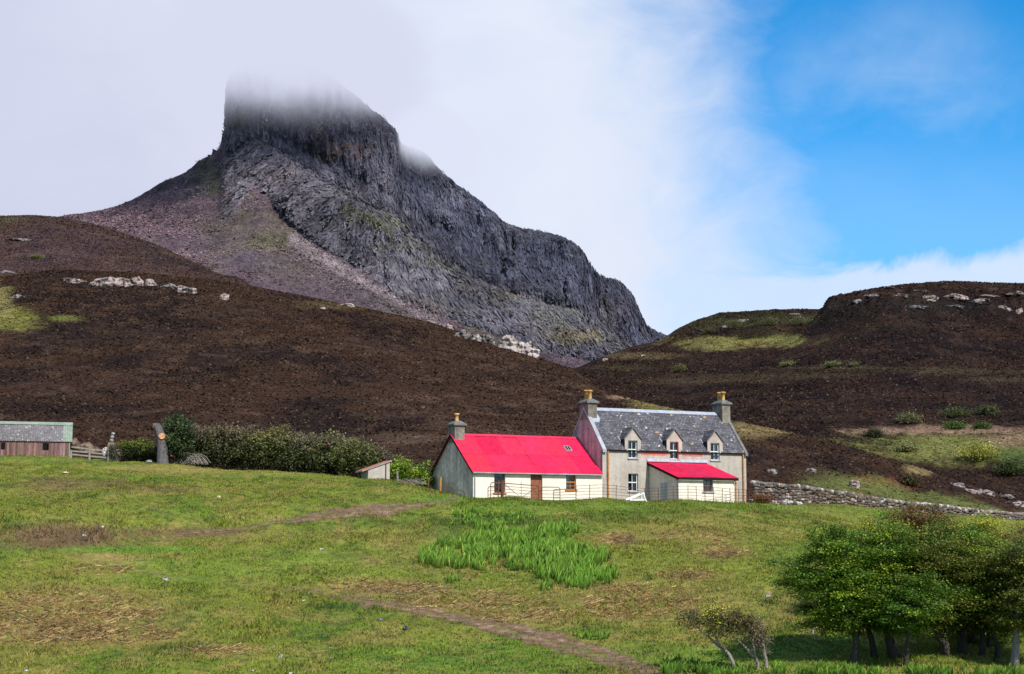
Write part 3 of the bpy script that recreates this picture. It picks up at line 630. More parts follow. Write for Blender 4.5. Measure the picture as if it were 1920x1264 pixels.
for pl, wd_, k, c_ in (([(650, 405), (700, 420), (735, 445)], 8, .6, (.10, .115, .035)), ([(760, 450), (830, 505), (900, 555), (960, 590)], 7, .35, (.105, .095, .05)), ([(600, 300), (640, 285), (680, 292)], 6, .4, (.17, .10, .055)), ([(900, 535), (1000, 575), (1050, 600)], 6, .4, (.085, .09, .04))):
    d_, f_ = seg_dist(MU, MV, pl); mcol = mixc(mcol, c_, crag*k*(1-ss(wd_*.3, wd_*1.5, d_-.9*nl)))
# slope below the crags
slope = np.clip((1-ss(1.85, 2.05, MT))+(1-crag), 0, 1); g3 = fbm(X*.012, Z*.02, Y*.01, s=99); g4 = fbm(X*.05, Z*.08, s=100, o=3)
sc_ = np.empty(mp2.shape); sc_[...] = (.098, .068, .074)
sc_ = mixc(sc_, (.062, .050, .050), ss(.0, .5, g3)); sc_ = mixc(sc_, (.085, .078, .036), ss(.05, .5, g4+.5*g3)*.7)
for cu, cv, ru, rv, k, c_ in ((280, 420, 170, 32, .75, (.19, .138, .145)), (400, 480, 130, 26, .6, (.19, .15, .14)), (390, 335, 30, 30, .8, (.075, .085, .034)), (500, 455, 50, 9, .8, (.12, .125, .045)), (420, 470, 36, 6, .4, (.11, .115, .04)), (470, 400, 90, 22, .5, (.075, .07, .036)), (480, 490, 70, 14, .85, (.050, .040, .044)), (350, 455, 90, 16, .5, (.07, .052, .058)), (250, 470, 60, 40, .4, (.16, .115, .12)), (430, 430, 60, 24, .6, (.085, .082, .04)), (520, 440, 40, 26, .6, (.10, .10, .045)), (230, 384, 40, 9, .8, (.045, .033, .033)), (560, 500, 60, 30, .4, (.10, .095, .055))):
    sc_ = mixc(sc_, c_, k*blob(MU, MV, cu, cv, ru, rv, .6*g4))
d_, f_ = seg_dist(MU, MV, [(552, 450), (600, 482), (660, 520), (740, 566), (810, 605)])
sc_ = mixc(sc_, (.40, .375, .37), (1-ss(3, 17, d_+8*g4+1.0*nl))*.95)
d_, f_ = seg_dist(MU, MV, [(560, 470), (700, 560), (800, 600)]); sc_ = mixc(sc_, (.17, .15, .14), (1-ss(5, 34, d_+9*g4))*.45)
rkn = fbm(X*.06, Z*.10, s=102, o=4); rk = np.zeros(MU.shape)
for pl, wd_ in (([(295, 352), (345, 358), (410, 372)], 9), ([(330, 333), (385, 345)], 6), ([(430, 370), (480, 382), (535, 398)], 12), ([(440, 330), (500, 352), (530, 372)], 8)):
    d_, f_ = seg_dist(MU, MV, pl); rk = np.maximum(rk, 1-ss(wd_*.4, wd_*1.3, d_-9*rkn))
sc_ = mixc(sc_, (.15, .125, .125), rk*ss(-.25, .2, rkn)); sc_ = mixc(sc_, (.04, .034, .038), rk*ss(.05, .35, -rkn)*.8)
sc_ = sc_*np.array((1.0, .88, .84))*(1+.5*fbm(X*.35, Z*.35, Y*.1, s=134, o=3))[..., None]
mcol = mcol*(1-slope[..., None])+sc_*slope[..., None]
# crest turf
mcol = mixc(mcol, (.075, .055, .042), ss(5.9, 6.05, MT)*.8)
haze = np.array((.055, .06, .08)); mcol = mcol*.74*np.array((1.12, 1.06, 1.12))+np.array((.088, .086, .116))*.30  # aerial haze painted into the mountain colour
# facets: leaning column slabs on the crags, loose blocks on the slopes
rf = np.random.default_rng(91); nt_, nu_ = X.shape
def norml(q): return q/(np.linalg.norm(q, axis=-1)[..., None]+1e-9)
nz = np.where((nz[..., 1] > 0)[..., None], -nz, nz)
def pick(wt, n):
    ar = np.linalg.norm(np.cross(du, dv), axis=-1)*wt; c_ = np.cumsum(ar.ravel()); k = np.searchsorted(c_, rf.random(n)*c_[-1]).clip(0, ar.size-1); return np.unravel_index(k, ar.shape)
vis = (MU > 60)*(MU < 1260)*(MT > .6)*(MT < 5.85)
i, j = pick(np.maximum(bw, cw)*(slope < .5)*vis*(.35+cw), 210000)
p = mp2[i, j]+rf.normal(0, .5, (len(i), 3)); n_ = nz[i, j]; dn = np.stack([-lean[i, j]+rf.normal(0, .06, len(i)), .0*n_[:, 0], np.ones(len(i))], -1); dn = norml(dn-(dn*n_).sum(1)[:, None]*n_); h_ = np.cross(dn, n_)
an = rf.normal(0, .34, len(i)); h2 = h_*np.cos(an)[:, None]+n_*np.sin(an)[:, None]; ti = rf.normal(.0, .07, len(i)); d2 = dn*np.cos(ti)[:, None]+n_*np.sin(ti)[:, None]
wd_ = (rf.uniform(.25, .75, len(i))*(1+1.0*(rf.random(len(i)) < .08)))[:, None]; ht_ = (rf.uniform(.5, 1.9, len(i))*(1+1.4*cw[i, j]))[:, None]; p = p+n_*.12
VA = np.stack([p-h2*wd_-d2*ht_, p+h2*wd_*.8-d2*ht_*.9, p+h2*wd_-d2*-ht_*.95, p-h2*wd_*.9+d2*ht_], 1).reshape(-1, 3)
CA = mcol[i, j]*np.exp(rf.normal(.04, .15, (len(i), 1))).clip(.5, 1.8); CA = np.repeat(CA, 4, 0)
i, j = pick((slope > .5)*vis*(.25+(mcol.sum(-1) > .30)*1.2), 130000)
p = mp2[i, j]+rf.normal(0, .6, (len(i), 3))*np.array((1, 1, .0)); n_ = norml(nz[i, j]+rf.normal(0, .45, (len(i), 3))); tg = norml(np.cross(n_, rf.normal(size=(len(i), 3)))); bt = np.cross(n_, tg); sz = (rf.uniform(.2, .62, len(i))*(1+1.2*(rf.random(len(i)) < .05)))[:, None]; p = p+nz[i, j]*.15
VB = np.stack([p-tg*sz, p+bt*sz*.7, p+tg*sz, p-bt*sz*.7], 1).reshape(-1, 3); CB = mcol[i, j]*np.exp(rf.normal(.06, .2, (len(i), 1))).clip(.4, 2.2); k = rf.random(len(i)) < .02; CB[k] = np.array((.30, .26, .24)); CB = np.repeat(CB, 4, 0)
V0 = mp2.reshape(-1, 3); F0 = grid_faces(*X.shape); nA, nB = len(VA), len(VB)
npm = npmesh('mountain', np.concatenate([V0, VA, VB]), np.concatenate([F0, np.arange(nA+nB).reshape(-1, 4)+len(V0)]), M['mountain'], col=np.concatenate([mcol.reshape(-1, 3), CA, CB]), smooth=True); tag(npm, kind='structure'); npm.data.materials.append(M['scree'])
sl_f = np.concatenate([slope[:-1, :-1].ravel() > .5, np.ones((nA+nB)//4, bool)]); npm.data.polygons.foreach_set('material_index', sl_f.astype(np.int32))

# ---- low land all round, under everything
q = 9000.; mbl = MB(); mbl.poly([(-q, -q, -24), (q, -q, -24), (q, q, -24), (-q, q, -24)], (.06, .06, .03)); tag(mbl.build('lowland', M['moor']), kind='structure')
#PART2
# ================================================================== farmhouse and cottage
TH = R(25.0); X0, Y0 = float(P(1130, 930, 115)[0]), 115.0; ZB = 2.55
def HL(x, y, z=0):                    # house coordinates -> place
    return Vector((X0+x*math.cos(TH)-y*math.sin(TH), Y0+x*math.sin(TH)+y*math.cos(TH), ZB+z))
def hz(u, v, x, y):                   # height above the floor of the point seen at row v over house point (x, y)
    q = HL(x, y); return float(P(u, v, q.y)[2])-ZB
L, D = 12.5, 5.7
EH = hz(1128, 843, 0, 0); RHt = hz(1100, 768, 0, D/2)
home = empty('farmhouse', HL(0, 0), TH); tag(home, 'two storey stone farmhouse with grey slate roof, three dormers and red roofed porch', 'house')
DX = (2.57, 6.15, 9.73); DW = 1.36; WW = .78
wz0, wz1 = hz(1187, 859, 2.57, 0), hz(1187, 826, 2.57, 0); dz_e = hz(1187, 822, 2.57, 0); dz_a = hz(1187, 802, 2.57, 0)
lz0, lz1 = hz(1188, 921, 2.57, 0), hz(1188, 888, 2.57, 0)
b = MB()
holes = [(x-WW/2, wz0+1, x+WW/2, EH+1.01) for x in DX]+[(DX[0]-.42, lz0+1, DX[0]+.42, lz1+1)]
holes = [(a, z0, c, min(z1, EH+1)) for a, z0, c, z1 in holes]
b.panel((0, 0, -1), (1, 0, 0), (0, 0, 1), L, EH+1, holes, .28)
b.poly([(L, D, -1), (0, D, -1), (0, D, EH), (L, D, EH)]); b.build('front_wall', M['harl_main'], home)
b = MB(); b.prism([(.004, -1), (D-.004, -1), (D-.004, EH), (D/2, RHt), (.004, EH)], 0, .3, 'x'); b.build('gable_wall', M['harl_gable_shade'], home)
b = MB(); b.prism([(.004, -1), (D-.004, -1), (D-.004, EH), (D/2, RHt), (.004, EH)], L-.3, L, 'x'); b.build('gable_wall', M['harl_main'], home)
# slate roof: front slope open under the dormers
ang = math.atan2(RHt-EH, D/2); SL = math.hypot(RHt-EH, D/2)+.12; ov = .12
sv = Vector((0, math.cos(ang), math.sin(ang)))
def on_roof(z): return (z-EH)/math.sin(ang)+ov
b = MB()
hs = [(x-DW/2+.12-.0, -.001, x+DW/2-.12, on_roof(dz_e+.15)) for x in DX]; hs = [(a-.12, 0, c-.12, d) for a, _, c, d in hs]
b.panel(Vector((.12, 0, EH+.10))-sv*ov, (1, 0, 0), sv, L-.24, SL, hs, .08)
b.panel(Vector((L-.12, D, EH+.10))-Vector((0, -sv.y, sv.z))*ov, (-1, 0, 0), (0, -sv.y, sv.z), L-.24, SL, [], .08)
roof = b.build('slate_roof', M['slate'], home)
b = MB(); rz = RHt+.10; b.prism([(D/2-.2, rz-.16), (D/2, rz+.09), (D/2+.2, rz-.16), (D/2, rz-.02)], .95, L-.85); b.build('ridge_flashing', M['lead'], home)
for x0_, x1_ in ((-.05, .26), (L-.16, L+.08)):
    b = MB(); e = -.2
    b.prism([(e, EH+.02+e*math.tan(ang)), (D/2, RHt+.02), (D-e, EH+.02+e*math.tan(ang)), (D-e, EH+.21+e*math.tan(ang)), (D/2, RHt+.21), (e, EH+.21+e*math.tan(ang))], x0_, x1_)
    b.build('skew_coping', M['coping' if x0_ < 1 else 'slab'], home)
b = MB(); b.box((.3, -.14, EH-.1), (L-.28, -.03, EH-.02)); b.build('gutter', M['dark_trim'], home)
for xa, xb in ((DX[0]+DW/2+.02, DX[1]-DW/2-.02), (DX[1]+DW/2+.02, DX[2]-DW/2-.5)): b = MB(); b.box((xa, -.012, EH-.32), (xb, -.002, EH-.11)); b.build('painted_band', M['red_band'], home)
def chimney(name, parent, x0, x1, y0, y1, z0, z1, pots, mat='chimney'):
    b = MB(); b.box((x0, y0, z0), (x1, y1, z1)); c = b.build(name, M[mat], parent)
    b = MB(); b.box((x0-.13, y0-.13, z1), (x1+.13, y1+.13, z1+.13)); xm, ym = (x0+x1)/2, (y0+y1)/2
    n = len(b.v); b.v += [(x0-.1, y0-.1, z1+.13), (x1+.1, y0-.1, z1+.13), (x1+.1, y1+.1, z1+.13), (x0-.1, y1+.1, z1+.13), (x0+.2, y0+.25, z1+.36), (x1-.2, y0+.25, z1+.36), (x1-.2, y1-.25, z1+.36), (x0+.2, y1-.25, z1+.36)]; b.c += [(1, 1, 1)]*8
    b.f += [tuple(n+i for i in q) for q in ((4, 5, 6, 7), (0, 1, 5, 4), (1, 2, 6, 5), (2, 3, 7, 6), (3, 0, 4, 7))]; b.build('cap_slab', M['slab'], c)
    for py, h in pots:
        b = MB(); zz = z1+.3; b.lathe([(.15, zz), (.15, zz+.06), (.13, zz+.1), (.14, zz+h-.14), (.2, zz+h-.12), (.2, zz+h-.03), (.16, zz+h), (.11, zz+h-.02)], (xm, py)); b.build('chimney_pot', M['clay'], c, True)
    return c
cz = hz(1098, 757, 0, D/2); czr = hz(1346, 760, L, D/2)
chimney('chimney', home, -.03, .72, D/2-.72, D/2+.72, RHt-.75, cz, ((D/2-.3, .72), (D/2+.3, .78)))
chimney('chimney', home, L-.7, L+.03, D/2-.72, D/2+.72, RHt-.75, czr, ((D/2-.3, .72), (D/2+.28, .74)))
b = MB(); q = lambda s, d: Vector((0, 0, EH+.10))+sv*s+Vector((0, -math.sin(ang), math.cos(ang)))*d
b.poly([q(2.75, .012)+Vector((.27, 0, 0)), q(2.75, .012)+Vector((.75, 0, 0)), q(3.2, .012)+Vector((.98, 0, 0)), q(3.75, .012)+Vector((.9, 0, 0)), q(3.75, .012)+Vector((.27, 0, 0))]); b.build('flashing', M['lead'], home)
def window(parent, xc, y, z0, z1, wd, mat, cols=2, rows=2, curtain=None, sill=None, name='window'):
    """sash window set back in its opening: frame with bars > pane, curtain, sill"""
    yy = y+.16; t = .055; b = MB(); x0_, x1_ = xc-wd/2+.002, xc+wd/2-.002
    b.box((x0_, yy, z0), (x0_+t, yy+.07, z1)); b.box((x1_-t, yy, z0), (x1_, yy+.07, z1)); b.box((x0_+t, yy, z0), (x1_-t, yy+.07, z0+t)); b.box((x0_+t, yy, z1-t), (x1_-t, yy+.07, z1))
    zm = (z0+z1)/2; b.box((x0_+t, yy-.02, zm-.035), (x1_-t, yy+.05, zm+.035))
    for i in range(1, cols): xx_ = x0_+(x1_-x0_)*i/cols; b.box((xx_-.016, yy+.01, z0+t), (xx_+.016, yy+.045, z1-t))
    if rows > 2:
        for i in range(1, rows):
            zz = z0+(z1-z0)*i/rows
            if abs(zz-zm) > .06: b.box((x0_+t, yy+.012, zz-.016), (x1_-t, yy+.043, zz+.016))
    o = b.build(name, M[mat], parent)
    b = MB(); b.poly([(x0_+t, yy+.03, z0+t), (x1_-t, yy+.03, z0+t), (x1_-t, yy+.03, z1-t), (x0_+t, yy+.03, z1-t)]); b.build('pane', M['glass'], o)
    for c in curtain or ():
        b = MB(); fa, fb_, mt = c; n = 14
        for i in range(n):
            xa = x0_+t+(x1_-x0_-2*t)*(fa+(fb_-fa)*i/n); xb = x0_+t+(x1_-x0_-2*t)*(fa+(fb_-fa)*(i+1)/n); ya = yy+.12+.02*(i % 2); yb = yy+.12+.02*((i+1) % 2)
            b.poly([(xa, ya, z0+.05), (xb, yb, z0+.05), (xb, yb, z1-.05), (xa, ya, z1-.05)])
        b.build('curtain', M[mt], o)
    b = MB(); b.poly([(x0_-.1, yy+.5, z0-.1), (x1_+.1, yy+.5, z0-.1), (x1_+.1, yy+.5, z1+.1), (x0_-.1, yy+.5, z1+.1)]); b.build('unlit_backing', M['unlit_inside'], o)  # near-black sheet stands in for the unlit room behind the glass
    if sill:
        b = MB(); b.box((x0_-.08, y-.09, z0-.09), (x1_+.08, y+.155, z0-.003)); b.build('sill', M[sill], o)
    return o
for k, x in enumerate(DX):
    d = MB(); w2 = DW/2
    # gabled face above the eaves, opening for the window head
    xa, xb = x-w2, x+w2
    for q in ([(xa, EH), (x-WW/2, EH), (x-WW/2, wz1), (xa, wz1)], [(x+WW/2, EH), (xb, EH), (xb, wz1), (x+WW/2, wz1)], [(xa, wz1), (x-WW/2, wz1), (x+WW/2, wz1), (xb, wz1), (xb, dz_e), (x, dz_a), (xa, dz_e)]):
        d.poly([(p[0], -.003, p[1]) for p in q])
    d.poly([(x-WW/2, 0, EH), (x-WW/2, .28, EH), (x-WW/2, .28, wz1), (x-WW/2, 0, wz1)]); d.poly([(x+WW/2, 0, wz1), (x+WW/2, .28, wz1), (x+WW/2, .28, EH), (x+WW/2, 0, EH)]); d.poly([(x-WW/2, 0, wz1), (x-WW/2, .28, wz1), (x+WW/2, .28, wz1), (x+WW/2, 0, wz1)])
    dm = d.build('dormer', M['harl_main'], home)
    yb_e = (dz_e-EH)/math.tan(ang)+.05; yb_a = (dz_a-EH)/math.tan(ang)+.05
    d = MB(); 
    for s in (-1, 1):
        d = MB(); d.poly([(x+s*w2, 0, EH), (x+s*w2, 0, dz_e), (x+s*w2, yb_e, dz_e)][::s]); d.build('cheek', M['slate'], dm)
    rf = MB(); oh = .09
    for s in (-1, 1):
        pe = Vector((x+s*(w2+oh), -.08, dz_e-oh*(dz_a-dz_e)/w2+.05)); pa = Vector((x, -.08, dz_a+.05)); pe2 = Vector((pe.x, yb_e+.15, pe.z)); pa2 = Vector((pa.x, yb_a+.25, pa.z)); dn = Vector((0, 0, -.07))
        q = [pe, pa, pa2, pe2]; ql = [(0, 0), (0, .8), (1, .8), (1, 0)]
        rf.poly(q[::s], uv=ql[::s]); rf.poly([p+dn for p in q][::-s]); rf.poly([pe, pe+dn, pa+dn, pa][::s]); rf.poly([pe, pe2, pe2+dn, pe+dn][::s])
    rf.build('dormer_roof', M['slate'], dm)
    t_ = MB()
    for s in (-1, 1):
        p0 = Vector((x+s*(w2+oh), -.12, dz_e-oh*(dz_a-dz_e)/w2-.03)); p1 = Vector((x, -.12, dz_a-.03))
        t_.poly([p0, p1, p1+Vector((0, 0, .11)), p0+Vector((0, 0, .11))][::s]); t_.poly([p0+Vector((0, .038, 0)), p1+Vector((0, .038, 0)), p1+Vector((0, .038, .11)), p0+Vector((0, .038, .11))][::-s]); t_.poly([p0, p0+Vector((0, .038, 0)), p1+Vector((0, .038, 0)), p1][::s])
    t_.build('bargeboard', M['slab'], dm)
    t_ = MB(); t_.tube([(x-w2-.1, yb_e*.55, EH+.3+.4), (x-w2-.1, yb_e+.25, dz_e+.33)], .045, 5); t_.build('flashing', M['lead'], dm)
    cur = ([(.0, .38, 'teal')], [(.55, 1., 'curtain')], [(.5, 1., 'curtain')])[k]
    wobj = window(dm, x, 0, wz0, wz1, WW, 'white_paint', 2, 2, cur, 'coping')
    if k == 1:
        b = MB(); b.box((x+WW/2-.07, .002, wz0+.01), (x+WW/2-.003, .155, wz1-.01)); r_ = b.build('reveal', M['red_band'], wobj)
window(home, DX[0], 0, lz0, lz1, .84, 'white_paint', 2, 2, [(.55, 1., 'curtain'), (0, .2, 'curtain')], 'coping')
for xx_, nm in ((.42, 0), (L-.32, 1)):
    b = MB(); b.tube([(xx_, -.09, EH-.1), (xx_, -.09, -.4)], .065, 8)
    for z in (.8, 2.2): b.tube([(xx_, -.09, z), (xx_, -.09, z+.09)], .085, 8)
    b.build('downpipe', M['pipe'], home, False)
# corrugated sheet helper
def corrugated(o, ux, uz, W, H, pitch=.16, amp=.022, courses=3, seed=1, base=(.74, .020, .075), eave=.03, gap=None):
    o, ux, uz = Vector(o), Vector(ux).normalized(), Vector(uz).normalized(); nn = ux.cross(uz); r = random.Random(seed)
    V, Fq, C = [], [], []; nw = max(1, round(W/1.9))
    for j in range(courses):
        for i in range(nw):
            xa, xb = W*i/nw, W*(i+1)/nw+.06*(i < nw-1); za, zb = H*j/courses-(.12 if j else 0), H*(j+1)/courses; lift = .012*j+.008*(i % 2)
            n = max(4, int((xb-xa)/pitch*6)); g = r.uniform(.9, 1.06); cc = np.array(base)*g*np.array((1, r.uniform(.8, 1.6), r.uniform(.85, 1.25))); tw = r.uniform(-.006, .006); st = len(V)
            for q in range(n+1):
                x = xa+(xb-xa)*q/n
                for z in (za, (za+zb)/2, zb): V.append(tuple(o+ux*x+uz*z+nn*(amp*math.sin(2*math.pi*x/pitch)+lift+tw*(z-za)))); C.append(cc)
            for q in range(n):
                for z in range(2): a = st+q*3+z; Fq.append((a, a+3, a+4, a+1))
    return np.array(V), np.array(Fq), np.array(C)
# porch
PX0, PX1, PP = 3.95, 8.70, 4.15
pe = hz(1272, 895, PX0, -PP); pt_ = hz(1222, 868, PX0, 0); pz0, pz1 = hz(1325, 922, 6.5, -PP), hz(1325, 899, 6.5, -PP)
b = MB(); wx0, wx1 = 2.08, 2.92
b.panel((PX0, -PP, -1), (1, 0, 0), (0, 0, 1), PX1-PX0, pe+1, [(wx0, pz0+1, wx1, pz1+1)], .25)
b.prism([(-PP+.004, -1), (-.004, -1), (-.004, pt_-.03), (-PP+.004, pe-.03)], PX1-.2, PX1, 'x')
por = b.build('porch', M['harl_white'], home)
b = MB(); b.prism([(-PP+.004, -1), (-.004, -1), (-.004, pt_-.03), (-PP+.004, pe-.03)], PX0, PX0+.2, 'x'); b.build('side_wall', M['harl_porch'], por)
sa = math.atan2(pt_-pe, PP); suv = Vector((0, math.cos(sa), math.sin(sa)))
V, Fq, C = corrugated(Vector((PX0-.2, -PP, pe+.07))-suv*.22, (1, 0, 0), suv, PX1-PX0+.42, math.hypot(PP, pt_-pe)+.2, courses=1, seed=4)
npmesh('porch_roof', V, Fq, M['red_sheet'], por, C)
b = MB()
for xx_ in (PX0-.21, PX1+.19): b.poly([(xx_, -PP-.24, pe-.18), (xx_, -.01, pt_-.14), (xx_, -.01, pt_+.05), (xx_, -PP-.24, pe)]); b.poly([(xx_+.03, -PP-.24, pe-.18), (xx_+.03, -.01, pt_-.14), (xx_+.03, -.01, pt_+.05), (xx_+.03, -PP-.24, pe)][::-1]); b.poly([(xx_, -PP-.24, pe-.18), (xx_+.03, -PP-.24, pe-.18), (xx_+.03, -.01, pt_-.14), (xx_, -.01, pt_-.14)][::-1])
b.box((PX0-.18, -PP-.26, pe-.18), (PX1+.18, -PP-.2, pe-.02)); b.build('fascia', M['dark_trim'], por)
b = MB(); b.prism([(-.14, pt_+.10), (-.012, pt_+.12), (-.012, pt_+.32), (-.03, pt_+.32)], PX0-.22, PX1+.3); b.build('flashing', M['lead'], por)
window(por, PX0+(wx0+wx1)/2, -PP, pz0, pz1, wx1-wx0, 'brown_wood', 2, 1, [(.0, 1., 'curtain')], 'coping')
b = MB(); b.box((PX0-.03, -2.55, -.3), (PX0-.003, -1.65, 1.62)); b.box((PX0-.045, -2.5, .2), (PX0-.031, -1.7, .24)); b.box((PX0-.045, -2.5, 1.1), (PX0-.031, -1.7, 1.14)); b.build('door', M['grey_door'], por)
b = MB(); b.tube([(PX1-.12, -PP-.2, pe-.1), (PX1+.02, -PP-.18, pe-.3), (PX1+.06, -PP-.08, pe-.45), (PX1+.06, -PP-.06, -.4)], .06, 8); b.build('downpipe', M['pipe'], por)

# ---- long low cottage joined to the left gable
CL, CD = 10.35, 7.8
c_e = hz(885, 883, -CL, 0); c_r = hz(850, 816, -CL, CD/2)
cot = empty('cottage', HL(-CL, 0), TH); tag(cot, 'low cream cottage with bright red corrugated roof joined to the farmhouse gable', 'house')
def lx(u, v=900):                      # house x on the front plane seen at column u
    a = (u-CU)/F; f = lambda x: (HL(x, 0).x/(HL(x, 0).y*cp+3*sp))-a
    lo, hi = -14., 16.
    for _ in range(50):
        md = (lo+hi)/2
        if f(md) < 0: lo = md
        else: hi = md
    return lo
wins = [(lx(937)+CL, .86, hz(937, 924, -8, 0), hz(937, 887, -8, 0)), (lx(1071)+CL, .82, hz(1071, 918, -2.5, 0), hz(1071, 890, -2.5, 0))]
drx = lx(1006)+CL; dz1 = hz(1006, 888, -5, 0)
b = MB(); b.panel((0, 0, -1), (1, 0, 0), (0, 0, 1), CL-.01, c_e+1, [(x-w_/2, z0+1, x+w_/2, z1+1) for x, w_, z0, z1 in wins]+[(drx-.47, 1, drx+.47, dz1+1)], .4)
b.poly([(CL-.01, CD, -1), (0, CD, -1), (0, CD, c_e), (CL-.01, CD, c_e)]); b.build('front_wall', M['harl_white'], cot)
b = MB(); b.prism([(.004, -1), (CD-.004, -1), (CD-.004, c_e), (CD/2, c_r), (.004, c_e)], -.002, .3, 'x'); b.build('gable_wall', M['harl_cot_shade'], cot)
b = MB(); b.prism([(D+.05, -1), (CD-.004, -1), (CD-.004, c_e), (D+.05, c_e+(CD-D)*(c_r-c_e)/(CD/2))], CL-.3, CL-.015, 'x'); b.build('gable_wall', M['harl_cot_shade'], cot)
an2 = math.atan2(c_r-c_e, CD/2); s2 = Vector((0, math.cos(an2), math.sin(an2))); S2 = math.hypot(c_r-c_e, CD/2)
Va, Fa, Ca = corrugated(Vector((-.14, 0, c_e+.07))-s2*.26, (1, 0, 0), s2, CL+.12, S2+.26, courses=2, seed=2)
Vb, Fb, Cb = corrugated(Vector((CL-.02, CD, c_e+.07))-Vector((0, -s2.y, s2.z))*.26, (-1, 0, 0), (0, -s2.y, s2.z), CL+.12, S2+.26, courses=2, seed=3)
rfo = npmesh('red_roof', np.concatenate([Va, Vb]), np.concatenate([Fa, Fb+len(Va)]), M['red_sheet'], cot, np.concatenate([Ca, Cb]))
b = MB(); b.prism([(CD/2-.22, c_r-.02), (CD/2, c_r+.15), (CD/2+.22, c_r-.02), (CD/2, c_r+.06)], .6, CL-.03, col=(.78, .035, .10)); b.build('ridge_cap', M['red_sheet'], cot)
b = MB()
for s in (0, 1):
    ys = lambda y: CD-y if s else y
    b.poly([(-.16, ys(-.22), c_e-.22), (-.16, ys(CD/2), c_r-.09), (-.16, ys(CD/2), c_r+.07), (-.16, ys(-.22), c_e-.06)]); b.poly([(-.13, ys(-.22), c_e-.22), (-.13, ys(CD/2), c_r-.09), (-.13, ys(CD/2), c_r+.07), (-.13, ys(-.22), c_e-.06)][::-1])
    b.poly([(-.16, ys(-.22), c_e-.22), (-.13, ys(-.22), c_e-.22), (-.13, ys(CD/2), c_r-.09), (-.16, ys(CD/2), c_r-.09)])
b.build('bargeboard', M['dark_trim'], cot)
b = MB(); b.box((-.1, -.30, c_e-.16), (CL-.03, -.2, c_e-.09)); b.build('gutter', M['coping'], cot)
b = MB(); b.tube([(.16, -.25, c_e-.16), (.12, -.07, c_e-.3), (.12, -.07, -.4)], .045, 8); b.build('downpipe', M['coping'], cot)
ch = hz(848, 796, -CL, CD/2)
chimney('chimney', cot, -.02, .75, CD/2-.62, CD/2+.62, c_r-.55, ch-.1, ((CD/2-.05, .62),))
for k, (x, w_, z0, z1) in enumerate(wins):
    window(cot, x, 0, z0, z1, w_, 'orange_wood' if k else 'brown_wood', 2, 4, [(.1, .5, 'curtain')] if k else None, 'orange_wood')
b = MB(); b.box((drx-.465, .14, 0), (drx+.465, .2, dz1-.005)); b.box((drx-.3, .125, .25), (drx+.3, .139, .9)); b.box((drx-.3, .125, 1.05), (drx+.3, .139, 1.75)); dr = b.build('door', M['brown_wood'], cot)
b = MB(); b.lathe([(.03, 0), (.03, .03), (.0, .04)], (0, 0), 8); hn = b.build('handle', M['iron_rust'], dr); hn.location = (drx+.36, .12, 1.0); hn.rotation_euler = (R(90), 0, 0)
sxk = lx(1066)+CL+1.6; 
b = MB(); zs = hz(1066, 840, -1, 2.2)
fr_s = S2*.66; fx = CL-1.55
def onr(x, s, d): return Vector((x, 0, c_e+.07))+s2*s+Vector((0, -math.sin(an2), math.cos(an2)))*d
def skybox(bm, xa, xb, sa_, sb, d0, d1):
    p = [onr(xa, sa_, d0), onr(xb, sa_, d0), onr(xb, sb, d0), onr(xa, sb, d0), onr(xa, sa_, d1), onr(xb, sa_, d1), onr(xb, sb, d1), onr(xa, sb, d1)]
    n = len(bm.v); bm.v += [tuple(q) for q in p]; bm.c += [(1, 1, 1)]*8; bm.f += [tuple(n+i for i in q) for q in ((0, 3, 2, 1), (4, 5, 6, 7), (0, 1, 5, 4), (1, 2, 6, 5), (2, 3, 7, 6), (3, 0, 4, 7))]
skybox(b, fx-.24, fx+.24, fr_s-.32, fr_s+.32, -.03, .09); skl = b.build('skylight', M['coping'], cot)
b = MB(); skybox(b, fx-.18, fx-.03, fr_s-.25, fr_s+.25, .0905, .1); skybox(b, fx+.03, fx+.18, fr_s-.25, fr_s+.25, .0905, .1); b.build('pane', M['unlit_inside'], skl)

# ================================================================== corrugated shed on the left
def gz(x, y): return float(G.H(x, y))
def at(u, v, y0=60, y1=150):
    p = G.hit([u], [v], y0, y1)[0]; return Vector([float(c) for c in p])
def onY(u, Y, dz=0.0):                 # the point of the meadow under column u at distance Y
    z = 3.0
    for _ in range(6): x = (u-CU)/F*(Y*cp+z*sp); z = gz(x, Y)
    return Vector((x, Y, z+dz))
SY = 121.5; pr = P(129, 868, SY); sh_rot = R(15.5)
shed = empty('shed', (float(pr[0]), SY, float(pr[2])), sh_rot); tag(shed, 'long plank sided shed with grey and green corrugated roof behind the knoll', 'shed')
SLn, SD = 9.5, 3.6; k_ = SY/F; seh, srh = (868-827)*k_, (868-792)*k_
b = MB(); r_ = random.Random(5); n = 62
hl = [(-5.1, -4.7, seh-.75, seh-.2), (-2.05, -1.6, seh-.75, seh-.2), (-7.9, -7.4, seh-.75, seh-.2)]
for i in range(n):
    xa, xb = -SLn+SLn*i/n, -SLn+SLn*(i+1)/n; g = r_.uniform(.55, 1.25); c = (.21*g, .115*g*r_.uniform(.9, 1.15), .10*g*r_.uniform(.9, 1.2)); y = -.012*(i % 2)
    cut = [q for q in hl if q[0] < (xa+xb)/2 < q[1]]
    for za, zb in (((-1, cut[0][2]), (cut[0][3], seh)) if cut else ((-1, seh),)): b.box((xa, y-.03, za), (xb, y+.02, zb), c)
for s, xx_ in ((1, -.03), (-1, -SLn)): b.prism([(.03, -1), (SD, -1), (SD, seh), (SD/2, srh-.06), (.03, seh)], xx_, xx_+.03, 'x', (.17, .10, .09))
b.box((-SLn, SD-.03, -1), (0, SD+.003, seh), (.17, .1, .09)); b.build('plank_wall', M['shed_board'], shed)
